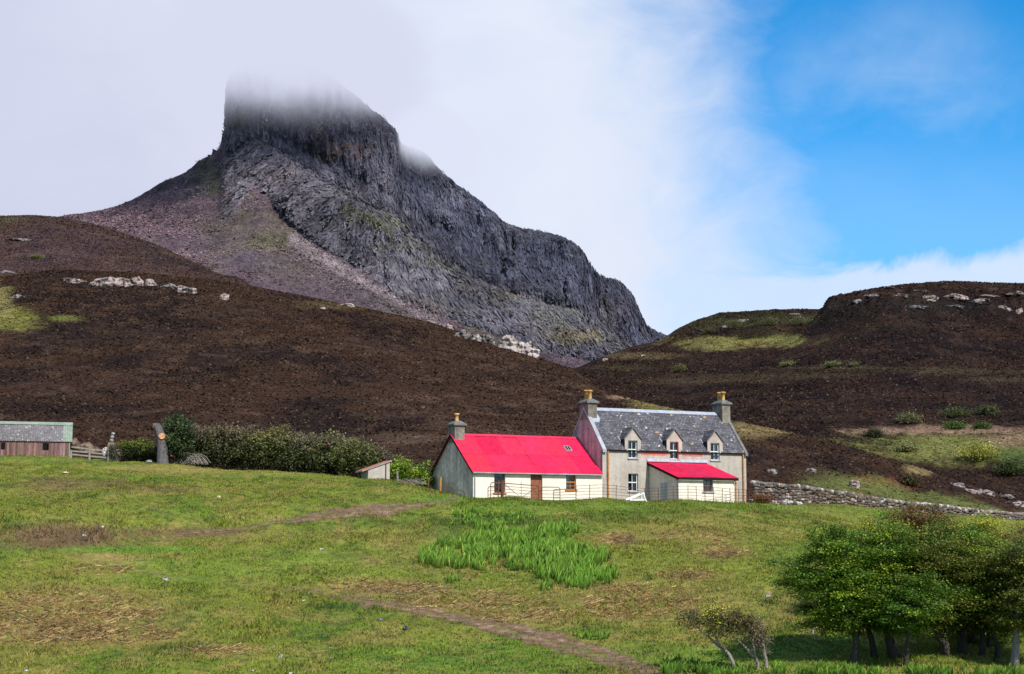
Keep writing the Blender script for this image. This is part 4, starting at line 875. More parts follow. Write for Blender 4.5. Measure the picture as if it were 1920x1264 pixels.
for q in hl:
    b = MB(); b.box((q[0]+.03, .03, q[2]), (q[1]-.03, .06, q[3])); b.build('window', M['unlit_inside'], shed)
sa3 = math.atan2(srh-seh, SD/2); s3 = Vector((0, math.cos(sa3), math.sin(sa3))); S3 = math.hypot(srh-seh, SD/2)
V, Fq, C = corrugated(Vector((-SLn-.2, 0, seh+.05))-s3*.2, (1, 0, 0), s3, SLn-.30, S3+.16, courses=1, seed=7, base=(.25, .235, .235), pitch=.17, amp=.028)
C = np.array([c[0]/.25*np.array((.18, .165, .165)) for c in C]); V2, F2, C2 = corrugated(Vector((.18, SD, seh+.05))-Vector((0, -s3.y, s3.z))*.2, (-1, 0, 0), (0, -s3.y, s3.z), SLn+.4, S3+.2, courses=1, seed=8, base=(.25, .235, .235)); C2 = C2*0+.22
npmesh('sheet_roof', np.concatenate([V, V2]), np.concatenate([Fq, F2+len(V)]), M['shed_sheet'], shed, np.concatenate([C, C2]))
V, Fq, C = corrugated(Vector((-.52, 0, seh+.06))-s3*.2, (1, 0, 0), s3, .72, S3+.16, courses=1, seed=9, base=(.2, .3, .2), pitch=.17, amp=.028); npmesh('verge_sheet', V, Fq, M['green_paint'], shed, C)
b = MB(); b.prism([(SD/2-.3, srh-.12), (SD/2, srh+.12), (SD/2+.3, srh-.12), (SD/2, srh+.0)], -SLn-.2, .2); b.build('ridge_cap', M['green_paint'], shed)
b = MB(); b.box((-.02, -.06, -1), (.05, -.032, seh+.02)); b.poly([(.21, -.16, seh-.16), (.21, SD/2, srh-.04), (.21, SD/2, srh+.1), (.21, -.16, seh+.0)]); b.build('corner_board', M['green_paint'], shed)

# ---- lean-to hut by the hedge
hy = 113.0; hp = P(690, 897, hy); hut = empty('lean_to_hut', (float(hp[0]), hy, float(hp[2])), R(20)); tag(hut, 'small grey harled lean-to hut with sloping rusty edged roof by the hedge', 'hut')
kk = hy/F; wl, hd = 1.62, 1.9
zl, zr = (897-881)*kk, (897-866)*kk
b = MB(); b.prism([(0, -1.2), (wl, -1.2), (wl, zr), (0, zl)], 0, .2, 'y'); b.prism([(0, -1.2), (wl, -1.2), (wl, zr), (0, zl)], hd-.2, hd, 'y')
b.box((0, .2, -1.2), (.2, hd-.2, zl-.01)); b.box((wl-.2, .2, -1.2), (wl-.003, hd-.2, zr-.1)); b.build('wall', M['harl_main'], hut)
b = MB(); sl = (zr-zl)/wl; b.prism([(-.45, zl-.45*sl+.02), (wl+.1, zr+.1*sl+.02), (wl+.1, zr+.1*sl+.09), (-.45, zl-.45*sl+.09)], -.1, hd+.1, 'y'); b.build('roof_sheet', M['coping'], hut)
b = MB(); b.prism([(-.45, zl-.45*sl+.092), (wl+.1, zr+.1*sl+.092), (wl+.1, zr+.1*sl+.12), (-.45, zl-.45*sl+.12)], -.12, hd+.1, 'y'); b.build('roof_felt', M['red_band'], hut)
b = MB(); b.box((wl-.34, -.03, -1), (wl-.27, -.003, zr-.1)); b.build('corner_post', M['dark_trim'], hut)

# ================================================================== fences and gates
def iron_fence(pts, label, hgt=1.1, step=1.0, rails=5):
    """posts and flat rails following the turf"""
    b = MB(); line = []; acc = 0; P2 = [Vector((p[0], p[1], 0)) for p in pts]
    for i in range(len(P2)-1):
        a, c = P2[i], P2[i+1]; Ld = (c-a).length; n = max(1, round(Ld/step))
        for j in range(n+(i == len(P2)-2)): q = a.lerp(c, j/n); line.append((q.x, q.y))
    base = [Vector((x, y, gz(x, y))) for x, y in line]
    ro = empty('iron_fence', tuple(base[0])); tag(ro, label, 'fence'); o0 = base[0]
    for q in base:
        b = MB(); h = hgt+random.uniform(-.05, .05); lx_ = random.uniform(-.04, .04); b.tube([q-o0+Vector((0, 0, -.3)), q-o0+Vector((lx_, 0, h))], .022, 5); b.build('post', M['iron_rust'], ro)
    for k in range(rails):
        b = MB(); z = hgt*(.14+.21*k) if rails == 5 else hgt*(k+1)/(rails+.2)
        b.tube([q-o0+Vector((0, 0, z+random.uniform(-.025, .025))) for q in base], .0125, 4); b.build('rail', M['iron_rust'], ro)
    return ro
fz = lambda u, Y: tuple(onY(u, Y))[:2]
iron_fence([fz(1080, 109.6), fz(1180, 110.5), fz(1235, 110.6), fz(1290, 110.9), fz(1400, 115.5)], 'thin rusted iron fence along the grass in front of the farmhouse and porch', 1.02, .95)
iron_fence([fz(1405, 116.0), fz(1500, 121.5), fz(1648, 127.5)], 'rusted iron railing running right from the farmhouse corner below the stone wall', 1.1, .9)
def hoop(name, u0, u1, Y, h, label, mid=1, post=False, rz=0):
    a, c = onY(u0, Y), onY(u1, Y+(u1-u0)/F*Y*math.tan(TH)); o = empty(name, tuple(a)); tag(o, label, 'gate'); d = c-a; Wd = d.length; dx = Vector((d.x, d.y, d.z)).normalized(); r = .12
    b = MB(); b.tube([dx*0+Vector((0, 0, -.2)), Vector((0, 0, h-r)), dx*(r*.4)+Vector((0, 0, h-r*.3)), dx*r*1.2+Vector((0, 0, h)), dx*(Wd-r*1.2)+Vector((0, 0, h)), dx*(Wd-r*.4)+Vector((0, 0, h-r*.3)), dx*Wd+Vector((0, 0, h-r)), dx*Wd+Vector((0, 0, -.2))], .028, 6); b.build('frame', M['iron_rust'], o)
    for k in range(mid):
        b = MB(); z = h*(k+1)/(mid+1); b.tube([Vector((0, 0, z)), dx*Wd+Vector((0, 0, z))], .016, 5); b.build('bar', M['iron_rust'], o)
    return o, dx, Wd
hoop('hurdle', 915, 934, 109.0, .86, 'narrow curved iron hurdle below the left cottage window', 2)
hoop('hurdle', 920, 941, 108.6, 1.12, 'tall arched iron hurdle against the dark gate post', 2)
g_, dx, Wd = hoop('field_gate', 944, 1010, 108.6, 1.02, 'wide rusted iron field gate with diagonal braces in front of the brown door', 4)
for q in ((0, 1.0, Wd*.5, .1), (Wd*.5, .1, Wd, 1.0), (Wd*.5, .05, Wd*.5, 1.25)):
    b = MB(); b.tube([dx*q[0]+Vector((0, 0, q[1])), dx*q[2]+Vector((0, 0, q[3]))], .018, 5); b.build('brace', M['iron_rust'], g_)
hoop('hurdle', 1016, 1050, 108.8, .95, 'rounded iron hurdle between the field gate and right cottage window', 3)
hoop('hurdle', 1038, 1080, 109.2, .80, 'low iron hurdle joining the fence in front of the right cottage window', 3)
hoop('hurdle', 833, 849, 107.3, .5, 'small bent iron hoop in the grass by the dark gable', 0)
hoop('hurdle', 852, 871, 107.1, .42, 'low rusty hoop beside the track end by the dark gable corner', 0)
def post(name, u, Y, h, r, label, mat, k=7, lean=0):
    p = onY(u, Y); b = MB(); b.tube([(0, 0, -.4), (lean*.5, 0, h*.5), (lean, 0, h)], [r*1.05, r, r*.92], k); o = b.build(name, M[mat], None); o.location = p; return tag(o, label, 'post')
post('gate_post', 941.5, 108.5, 1.2, .10, 'thick dark rusted gate post at the left end of the field gate', 'iron_rust')
post('gate_post', 825, 108.0, 1.08, .085, 'leaning rusty orange post in front of the dark cottage gable', 'pipe', lean=.05)
post('gate_post', 803, 109.0, .75, .07, 'short dark post at the foot of the gable beside the dead branches', 'iron_rust')
# wooden gate by the shed
ga, gb = onY(133, 117.6), onY(203, 118.0); d = gb-ga; Wd = d.length; dx = d.normalized()
go = empty('wooden_gate', tuple(ga)); tag(go, 'weathered grey wooden rail gate between shed and ivy covered wall', 'gate')
def bar(b, a, c, w, t):
    a, c = Vector(a), Vector(c); dr_ = (c-a).normalized(); sd_ = dr_.cross(Vector((0, 1, 0))).normalized()*w/2; th_ = Vector((0, t/2, 0))
    n = len(b.v); b.v += [tuple(q) for q in (a-sd_-th_, a+sd_-th_, a+sd_+th_, a-sd_+th_, c-sd_-th_, c+sd_-th_, c+sd_+th_, c-sd_+th_)]; b.c += [(1, 1, 1)]*8; b.f += [tuple(n+i for i in q) for q in ((0, 3, 2, 1), (4, 5, 6, 7), (0, 1, 5, 4), (1, 2, 6, 5), (2, 3, 7, 6), (3, 0, 4, 7))]
for z, e in ((.30, 0), (.56, .0), (.86, .06)):
    b = MB(); bar(b, (0, .02, z), dx*Wd+Vector((0, .02, z-e)), .11, .04); b.build('rail', M['old_wood'], go)
for f_, h, w_ in ((0, .62, .17), (.5, .95, .12), (1, .92, .13)):
    b = MB(); bar(b, dx*Wd*f_+Vector((0, -.03, -.3)), dx*Wd*f_+Vector((0, -.03, h)), w_, .1); b.build('post', M['old_wood'], go)
post('stake', 119, 118.6, .62, .07, 'stubby weathered stake at the shed corner beside the wooden gate', 'old_wood')

# ================================================================== stone
def ico(sub):
    import bmesh
    bm = bmesh.new(); bmesh.ops.create_icosphere(bm, subdivisions=sub, radius=1); bm.verts.ensure_lookup_table()
    V = np.array([v.co[:] for v in bm.verts]); Fc = np.array([[v.index for v in f.verts] for f in bm.faces]); bm.free(); return V, Fc
ICO = {k: ico(k) for k in (1, 2, 3, 4, 5)}
def rock_shape(sub, seed, blocky=.5, rough=.2, cuts=9):
    V, Fc = ICO[sub]; r = np.random.default_rng(seed); V = V.copy()
    for _ in range(cuts):
        n = r.normal(size=3); n /= np.linalg.norm(n); h = r.uniform(.45, .85); d = V @ n; V = V-np.clip(d-h, 0, None)[:, None]*n*blocky*1.6
    o = r.uniform(0, 99, 3); V = V*(1+rough*fbm(V[:, 0]*1.6+o[0], V[:, 1]*1.6+o[1], V[:, 2]*1.6+o[2], s=seed % 97, o=4))[:, None]
    return V, Fc
def rock(name, loc, size, seed, label=None, cat='rock', col=(.42, .37, .34), rot=None, sub=3, group=None, blocky=.6, rough=.25, crack=0.):
    V, Fc = rock_shape(sub, seed, blocky, rough); r = np.random.default_rng(seed+5)
    V = V*np.array(size); a = rot if rot is not None else r.uniform(0, 6.28); V = np.stack([V[:, 0]*math.cos(a)-V[:, 1]*math.sin(a), V[:, 0]*math.sin(a)+V[:, 1]*math.cos(a), V[:, 2]], -1)
    if crack:                                            # vertical joints and ledges of a crag face
        q = V/np.mean(size); k = 1-2*np.abs(vn(q[:, 0]*crack+seed, q[:, 1]*crack, q[:, 2]*crack*.4, s=3)); h = vn(q[:, 0]*2, q[:, 1]*2, q[:, 2]*crack*1.6, s=4)
        V = V-np.array((0, 1, 0))*((ss(.55, .95, k)*.22-.16*h)*np.mean(size))[:, None]
    n = fbm(V[:, 0]/size[0]*2+seed, V[:, 1]/size[0]*2, V[:, 2]/size[0]*3, s=7, o=4)
    c = np.array(col)*(1+.45*n)[:, None]; c = mixc(c, (.045, .035, .03), ss(.0, .4, -n)*.9); c = mixc(c, (.10, .10, .05), ss(.25, .55, fbm(V[:, 0]+seed, V[:, 1], V[:, 2]*2, s=8))*.5)
    o = npmesh(name, V, Fc, M['rock'], None, c, smooth=False); o.location = loc
    return tag(o, label, cat, group)
def crag(sheet, lst, hf=1.15):
    for i, (u, v, wu, hv, y0, y1, label, colr) in enumerate(lst):
        p = sheet.hit([u], [v+hv*.35], y0, y1)[0]; k = p[1]/F; wd, hg = wu*k/2, hv*k/2
        rock('rock_outcrop', tuple(p+np.array((0, .25*wd, .0))), (wd*1.2, wd*.6, hg*(hf*1.35 if 840 < u < 1070 and sheet is LHS else hf)), 300+i+int(u), label, 'rock outcrop', colr, rot=0., sub=5 if wu > 24 else 4, blocky=.45, rough=.5, crack=3.2)
PK = (.34, .27, .245); GY = (.23, .205, .195); WH = (.46, .39, .36)
crag(LHS, [(128, 524, 44, 16, 270, 420, 'low pale outcrop at the left end of the moor hill crest band', PK), (204, 526, 66, 26, 270, 420, 'widest pale rock face on the crest of the brown moor hill', PK), (252, 528, 26, 20, 270, 420, 'pale square rock just right of the widest crest face', PK), (282, 529, 24, 22, 270, 420, 'upright pale rock in the middle of the crest band', PK), (312, 536, 40, 9, 270, 420, 'thin ledge of rock on the moor crest between two pale faces', GY), (346, 543, 34, 15, 270, 420, 'broken pale rock at the right end of the crest band', PK), (420, 557, 20, 15, 250, 420, 'lone pale boulder below the moor crest right of the rock band', PK), (30, 556, 30, 8, 250, 420, 'small grey ledge at the far left above the yellow grass', GY),
           (648, 571, 28, 9, 250, 420, 'flat pinkish rock on the bare shoulder of the moor hill', PK), (604, 577, 12, 7, 250, 420, 'tiny pink rock left of the flat shoulder rock', PK),
           (778, 592, 26, 8, 290, 430, 'small stones at the very start of the rock scar', PK), (840, 612, 30, 12, 290, 430, 'low pale block between the long ledge and the grey boulders', PK), (892, 634, 22, 14, 290, 430, 'squarish pale stone left of the split grey block', WH), (935, 646, 20, 16, 290, 430, 'narrow upright stone left of the tallest scar crag', GY), (1036, 674, 24, 12, 290, 430, 'flat pale stone lying below the scar near its right end', WH), (812, 601, 56, 12, 290, 430, 'long low ledge starting the rock scar down the moor edge', GY), (868, 627, 44, 17, 290, 430, 'grey boulders high on the rock scar below the cliffs', GY), (915, 637, 40, 20, 290, 430, 'split grey block in the middle of the rock scar', GY), (953, 644, 42, 28, 290, 430, 'tallest pale crag of the rock scar under the cliffs', WH), (990, 656, 40, 28, 290, 430, 'jagged grey crag right of the tallest scar crag', WH), (1022, 664, 40, 22, 290, 430, 'lower crag near the right end of the rock scar', WH), (1052, 676, 32, 18, 290, 430, 'last pale rock where the scar meets the valley', WH),
           (1602, 909, 26, 14, 135, 200, 'pale boulder pile on the green bank above the stone wall', PK), (1445, 884, 24, 10, 135, 200, 'small grey rock in heather right of the farmhouse', GY), (1520, 882, 20, 8, 135, 200, 'half buried stone in the heather bank above the wall', GY)], 1.6)
crag(LHS, [(1795, 905, 30, 20, 130, 200, 'pale rock at the top of the broken bank on the right', GY), (1818, 918, 36, 14, 130, 200, 'flat stone in the dark broken bank, second down', PK), (1850, 921, 30, 18, 130, 200, 'bulky pale block in the middle of the broken bank', PK), (1880, 928, 34, 16, 130, 200, 'angular grey block right of the bulky pale block', GY), (1905, 942, 36, 18, 130, 200, 'lowest rock of the broken bank at the right edge', PK)])
crag(RHS, [(1392, 600, 24, 8, 350, 520, 'pale ledge above the yellow grass hollow', GY), (1360, 612, 12, 8, 350, 520, 'white boulder among bushes left of the grassy hollow', PK), (1490, 588, 26, 6, 350, 520, 'thin pink ledge on the middle hill crest', PK), (1610, 563, 24, 10, 330, 450, 'dark streaked rock on the left brow of the right hill', GY), (1672, 538, 26, 6, 330, 450, 'thin bright ledge on the crest of the right hill', PK), (1692, 553, 34, 10, 330, 450, 'pinkish ledge below the thin crest ledge', PK), (1742, 557, 26, 18, 330, 450, 'blocky pale crag in the middle of the right brow', PK), (1795, 553, 56, 16, 330, 450, 'broad overhung pale ledge on the right hill brow', PK), (1792, 574, 40, 8, 330, 450, 'low ledge beneath the broad overhung one', GY), (1862, 554, 56, 10, 330, 450, 'long flat pale ledge near the right edge of the hill', PK), (1903, 548, 30, 10, 330, 450, 'upper right pale rock at the edge of the hill crest', PK), (1885, 574, 24, 16, 330, 450, 'rounded grey boulder under the long flat ledge', GY), (1715, 572, 44, 12, 330, 450, 'dark ledge between the blocky crag and the pinkish ledge', GY), (1840, 562, 30, 12, 330, 450, 'squat pale rock left of the long flat ledge', PK), (1640, 552, 30, 8, 330, 450, 'thin grey ledge on the left shoulder of the right hill', GY), (1730, 545, 40, 6, 330, 450, 'long thin bright seam of rock under the right hill crest', PK), (1912, 580, 20, 18, 330, 450, 'last pale boulder at the right edge under the brow', PK), (1208, 664, 16, 8, 380, 520, 'pale rock on the valley lip between the hills', PK), (1136, 673, 10, 9, 380, 520, 'small white boulder on the valley floor below the cliff', PK)])
crag(FLS, [(28, 448, 54, 7, 500, 760, 'scatter of grey scree rock on the far left moor', GY), (12, 508, 24, 10, 450, 760, 'grey rock at the far left edge behind the moor crest', GY)])
pp = P(402, 288, 978); rock('rock_pinnacle', tuple(pp), (2.1, 2.0, 4.6), 77, 'small dark rock pinnacle standing on the mountain ridge by the cliff', 'rock', (.12, .115, .12), sub=3, rot=.3)
for i, (u, v, wu, hv, lb, cl_) in enumerate(((527, 1231, 15, 10, 'white pointed stone on the grass near the bottom edge', (.75, .7, .63)), (410, 931, 10, 6, 'cream stone in a bare scrape on the knoll', (.7, .6, .48)), (572, 931, 13, 4, 'thin pale slab lying on the upper knoll', (.68, .6, .45)), (122, 886, 20, 5, 'long pale bleached slab near the knoll top', (.72, .62, .46)), (192, 989, 7, 5, 'small white stone on the brown bank above the track bend', (.7, .66, .6)), (158, 1003, 8, 6, 'grey white stone set in the brown bank', (.6, .58, .56)), (603, 1030, 11, 4, 'flat white stone in open grass right of the track bend', (.75, .72, .66)), (1441, 1115, 20, 12, 'pinkish grey boulder half sunk in grass left of the trees', (.45, .37, .37)), (712, 1161, 13, 8, 'bluish grey stone above the stony track', (.36, .35, .40)), (762, 1178, 20, 9, 'dark purple grey stone in a hollow by the track', (.30, .26, .29)), (375, 1213, 13, 6, 'dark grey stone in rough grass at lower left', (.25, .25, .27)), (112, 1196, 15, 7, 'pale bleached stone among the dead bracken', (.62, .55, .48)), (620, 1234, 8, 5, 'small white chip near the bottom edge right of the pointed stone', (.7, .66, .6)), (473, 1257, 14, 5, 'yellowish white stone at the bottom edge', (.72, .66, .5)), (545, 1262, 16, 5, 'cream flat stone cut by the bottom edge', (.72, .66, .48)), (50, 1257, 16, 4, 'thin white slab at the lower left corner', (.72, .7, .66)), (310, 1086, 22, 9, 'pale stony scrape beside the lower track', (.42, .36, .31)), (569, 1127, 8, 4, 'white stone in the small dark ditch', (.7, .68, .63)), (620, 1214, 6, 4, 'tiny pale stone above the bottom edge', (.6, .56, .5)), (1303, 1237, 6, 4, 'tiny grey stone by the iris row', (.5, .48, .45)))):
    p = at(u, v+hv*.3); k = p.y/F; rock('stone', p+Vector((0, 0, hv*k*.1)), (wu*k/2, wu*k*.4, hv*k*.55), 500+i, lb, 'stone', tuple(.8*x for x in cl_), sub=3, rough=.35)

# dry stone wall: courses of separate looking stones, one mesh
def stone_wall(name, pix, hs, label, th=.55, seed=3, stone=.30, white=.12, cat='wall'):
    r = np.random.default_rng(seed); pts = [onY(u, Y) for u, Y in pix]; c = np.array([(p.x, p.y) for p in pts]); d = np.concatenate([[0], np.cumsum(np.hypot(*np.diff(c, axis=0).T))])
    Vb, Fb = ICO[1]; V, Fq, C = [], [], []; t = 0; n = 0
    k2 = lambda s: np.array((np.interp(s, d, c[:, 0]), np.interp(s, d, c[:, 1])))
    def put(s, z, off, size):
        nonlocal n
        p = k2(s); q = k2(min(s+.3, d[-1]))-k2(max(s-.3, 0)); a = math.atan2(q[1], q[0]); nrm = np.array((-math.sin(a), math.cos(a)))
        W = np.sign(Vb)*np.abs(Vb)**.6*(1+r.normal(0, .10, Vb.shape)); W = W*size; b_ = a+r.normal(0, .12); W = np.stack([W[:, 0]*math.cos(b_)-W[:, 1]*math.sin(b_), W[:, 0]*math.sin(b_)+W[:, 1]*math.cos(b_), W[:, 2]], -1)
        x, y = p+nrm*off; V.append(W+np.array((x, y, gz(x, y)+z))); Fq.append(Fb+n); n += len(W)
        g = r.uniform(.5, 1.25); cc = np.array((.17, .145, .128))*g
        if r.random() < white: cc = np.array((.42, .37, .335))
        if r.random() < .12: cc = np.array((.21, .14, .10))*g
        C.append(np.repeat(cc[None], len(W), 0))
    hts = [h for h in hs]
    z = 0.0; lay = 0
    hmax = max(hts)
    while z < hmax:
        sh = stone*r.uniform(.5, .72); s = r.uniform(0, .2)
        while s < d[-1]:
            L_ = stone*r.uniform(.6, 1.5); H = np.interp(s, d, hts)
            if z < H-.1:
                put(s+L_/2, z+sh/2+r.normal(0, .05), -th*.28+r.normal(0, .04), (L_*r.uniform(.45, .62), th*.3, sh*r.uniform(.45, .72)))
                if r.random() < .5: put(s+L_/2, z+sh/2, th*.28, (L_*.6, th*.3, sh*.58))
            s += L_*.96
        z += sh
    s = 0
    while s < d[-1]:
        L_ = stone*r.uniform(.5, 1.0); H = np.interp(s, d, hts); put(s+L_/2, H+.02, r.normal(0, .04), (L_*.55, th*.52, stone*r.uniform(.32, .6))); C[-1] = C[-1]*1.25; s += L_*.9
    o = npmesh(name, np.concatenate(V), np.concatenate(Fq), M['stone'], None, np.concatenate(C)); return tag(o, label, cat)
wl_u = [1409, 1470, 1540, 1600, 1660, 1720, 1800, 1870, 1960, 2060]; wl_Y = [124.5, 126, 128, 129.5, 131, 133, 137, 142, 148, 154]; wl_top = [905, 911, 919, 928, 937, 945, 956, 966, 980, 996]
hs = [max(.5, float(P(u, v, Y)[2])-onY(u, Y).z) for u, v, Y in zip(wl_u, wl_top, wl_Y)]
stone_wall('dry_stone_wall', list(zip(wl_u, wl_Y)), hs, 'long dry stone field wall running right and downhill from the farmhouse', stone=.34, white=.14)
stone_wall('low_stone_footing', [(1402, 119.5), (1450, 121), (1492, 122.3)], [.2, .18, .2], 'low line of white capped stones at the right corner of the farmhouse', th=.4, seed=8, stone=.3, white=.5)
rock('stone_block', onY(1498, 122.3)+Vector((0, 0, .12)), (.36, .25, .2), 91, 'whitewashed square block ending the low stone footing', 'stone', (.75, .73, .7), sub=2, blocky=.8, rough=.08, rot=.2)
stone_wall('ruined_wall', [(212, 119.5), (250, 120.3), (298, 120.5)], [.95, .9, 1.0], 'ivy covered ruined wall between the wooden gate and the dead tree stump', th=.5, seed=11, stone=.32, white=.08)
# gate pillar with a round stone on top
b = MB(); gpz = onY(209, 118.4); r_ = random.Random(4)
pil = empty('gate_pillar', tuple(gpz)); tag(pil, 'overgrown stone gate pillar topped with pale stones right of the wooden gate', 'gate pillar')
for i in range(7): s_ = .34-.015*i; b.box((-s_+r_.uniform(-.04, .04), -s_, i*.25-.3), (s_+r_.uniform(-.04, .04), s_, i*.25-.055), tuple(x*r_.uniform(.7, 1.3) for x in (.2, .175, .15)))
b.build('shaft', M['stone'], pil)
for i, (sz, zz, cl_) in enumerate((((.22, .2, .16), 1.62, (.30, .27, .24)), ((.15, .14, .15), 1.9, (.42, .38, .36)), ((.17, .16, .13), 2.14, (.55, .53, .46)))):
    V, Fc = rock_shape(2, 60+i, .5, .15); npmesh('cap_stone', V*np.array(sz)+np.array((.03*i-.03, 0, zz)), Fc, M['rock'], pil, np.repeat(np.array(cl_)[None], len(V), 0))
rock('boulder', onY(196, 119.6)+Vector((0, 0, .62)), (.27, .3, .5), 203, 'whitish rounded object leaning behind the right end of the wooden gate', 'boulder', (.72, .62, .57), sub=3, blocky=.3, rough=.15, rot=.4)  # unidentified pale object, shaped as a stone
rock('boulder', onY(162, 123.6)+Vector((0, 0, .9)), (1.1, .6, .55), 207, 'brown rocky mound behind the wooden gate', 'boulder', (.20, .14, .10), sub=4, rot=.1)
rock('boulder', onY(138, 122.4)+Vector((0, 0, .9)), (.5, .5, .62), 208, 'rusty brown rock beside the shed corner behind the gate', 'boulder', (.19, .125, .09), sub=3)
rock('stone_slab', onY(279, 117.8)+Vector((0, 0, .10)), (.36, .2, .15), 209, 'grey tilted slab lying at the foot of the dead stump', 'stone', (.36, .35, .36), sub=2, rot=-.4)

# ---- white folded frame on the grass before the house
fp_ = onY(1192, 110.0); fo = empty('white_frame', tuple(fp_), TH); tag(fo, 'white painted wedge shaped frame lying on the grass beside the porch', 'frame')
def beam(name, pts, r):
    b = MB(); b.tube(pts, r, 6); b.build(name, M['white_paint'], fo)
beam('bottom_rail', [(-.62, -.25, .10), (.55, -.25, .14)], .055); beam('bottom_rail', [(-.62, .25, .10), (.55, .25, .14)], .055)
beam('top_rail', [(-.66, -.25, .16), (-.1, -.25, .38), (.5, -.25, .62)], .05); beam('top_rail', [(-.66, .25, .16), (-.1, .25, .38), (.5, .25, .62)], .05)
beam('strut', [(.5, -.25, .64), (.58, -.25, .3), (.72, -.25, .0)], .055); beam('strut', [(.5, .25, .64), (.58, .25, .3), (.72, .25, .0)], .055)
b = MB(); b.box((.44, -.27, .5), (.56, .27, .66)); b.build('end_board', M['white_paint'], fo)
b = MB(); b.prism([(-.6, .14), (-.1, .33), (-.1, .29), (-.6, .10)], -.24, .24, 'y'); b.build('slat_panel', M['white_paint'], fo)

# ================================================================== wood: stump, brush
sp_ = onY(303, 117.5); k = 117.5/F
so = empty('dead_stump', tuple(sp_)); tag(so, 'tall silver dead tree stump with sawn orange limb ends before the hedge', 'tree stump')
b = MB(); b.tube([(.12, 0, -.4), (.08, 0, .1), (.0, .02, 1.1), (-.10, 0, 2.0), (-.32, 0, 2.55), (-.46, 0, 2.92)], [.52, .44, .37, .34, .30, .25], 14, rough=.10); b.build('trunk', M['stump_bark'], so, True)
def cut(p, d, r, ln_):
    p, d = Vector(p), Vector(d).normalized(); b = MB(); b.tube([p, p+d*ln_], [r*1.15, r], 10, rough=.05); b.build('limb_stub', M['stump_bark'], so, False)
    b = MB(); b.tube([p+d*(ln_+.003), p+d*(ln_+.02)], r*.96, 10, rough=.05); b.build('cut_face', M['cut_wood'], so)
cut((-.44, 0, 2.80), (-.9, -.45, .05), .20, .26); cut((.0, -.15, 1.98), (.15, -.9, .15), .25, .22)
def branches(name, u, Y, label, n, ln_, hgt, mat, seed, arch=True, cat='brush pile'):
    r = random.Random(seed); p = onY(u, Y); b = MB()
    for i in range(n):
        a = r.uniform(-.5, .5)+(math.pi if r.random() < .5 else 0); x = r.uniform(-ln_, ln_)*.6; h = hgt*r.uniform(.4, 1); Lb = ln_*r.uniform(.4, 1.0); q = []
        for s in range(6):
            t = s/5; zz = h*math.sin(math.pi*min(1, t*.9+.05)) if arch else h*t*r.uniform(.7, 1.1)
            q.append((x+Lb*(t-.5)*2*math.cos(a)*.6, Lb*(t-.5)*math.sin(a)*.8+r.uniform(-.05, .05), max(.02, zz+r.uniform(-.05, .05))))
        rr_ = r.uniform(.012, .032); b.tube(q, [rr_*(1-.5*s/5) for s in range(6)], 4)
    o = b.build(name, M[mat]); o.location = p; return tag(o, label, cat)
branches('brush_pile', 353, 118.2, 'arched heap of bare grey bramble stems below the hedge', 70, 1.5, .95, 'old_wood', 3)
branches('dead_branches', 770, 110.6, 'tangle of bleached dead branches between the hut and the cottage', 34, 1.25, .55, 'pale_bark', 5, False)
post('driftwood_post', 746, 111.2, .75, .075, 'white bleached post standing at the end of the dead branches', 'pale_bark', lean=-.06)

# ================================================================== foliage
def leaves(pts, size, r, up=.5, asp=.6):
    """one rhombic leaf at every point"""
    n = len(pts); nr = r.normal(size=(n, 3)); nr[:, 2] = np.abs(nr[:, 2])*(1+up*2)+up*.6; nr /= np.linalg.norm(nr, axis=1)[:, None]
    t = r.normal(size=(n, 3)); t -= (t*nr).sum(1)[:, None]*nr; t /= np.linalg.norm(t, axis=1)[:, None]; b = np.cross(nr, t)
    s = (size*r.uniform(.6, 1.35, n))[:, None] if np.isscalar(size) else size[:, None]
    V = np.stack([pts-t*s*.5, pts+b*s*.5*asp, pts+t*s*.5, pts-b*s*.5*asp], 1).reshape(-1, 3)
    return V, np.arange(4*n).reshape(n, 4)
def clumps(c, rad, n_cl, per, flatten, r, shell=.55, spread=.36):
    """leaf positions in flattened clumps through an ellipsoid crown"""
    d = r.normal(size=(n_cl, 3)); d /= np.linalg.norm(d, axis=1)[:, None]; q = r.random(n_cl)**(1/3); q = shell+(1-shell)*q*r.uniform(.5, 1, n_cl)**.5
    q = np.where(r.random(n_cl) < .22, r.random(n_cl)*shell, q); cc = d*q[:, None]*(1+.22*r.normal(size=n_cl))[:, None]*np.array(rad)
    pts = cc[:, None]+r.normal(size=(n_cl, per, 3))*np.array((spread, spread, spread*flatten))*(r.uniform(.55, 1.3, n_cl))[:, None, None]
    return np.array(c)+pts, np.array(c)+cc
def leafcol(n_cl, per, base, r, var=.3, alt=None, altp=.2):
    g = 1+var*r.normal(size=(n_cl, 1)).clip(-1.8, 2.2); c = np.repeat(np.array(base)[None], n_cl, 0)*g
    if alt is not None: k = r.random(n_cl) < altp; c[k] = np.array(alt)*g[k]
    c = c[:, None]*(1+.25*r.normal(size=(n_cl, per, 1))).clip(.4, 1.8); return c.clip(.006, .9)
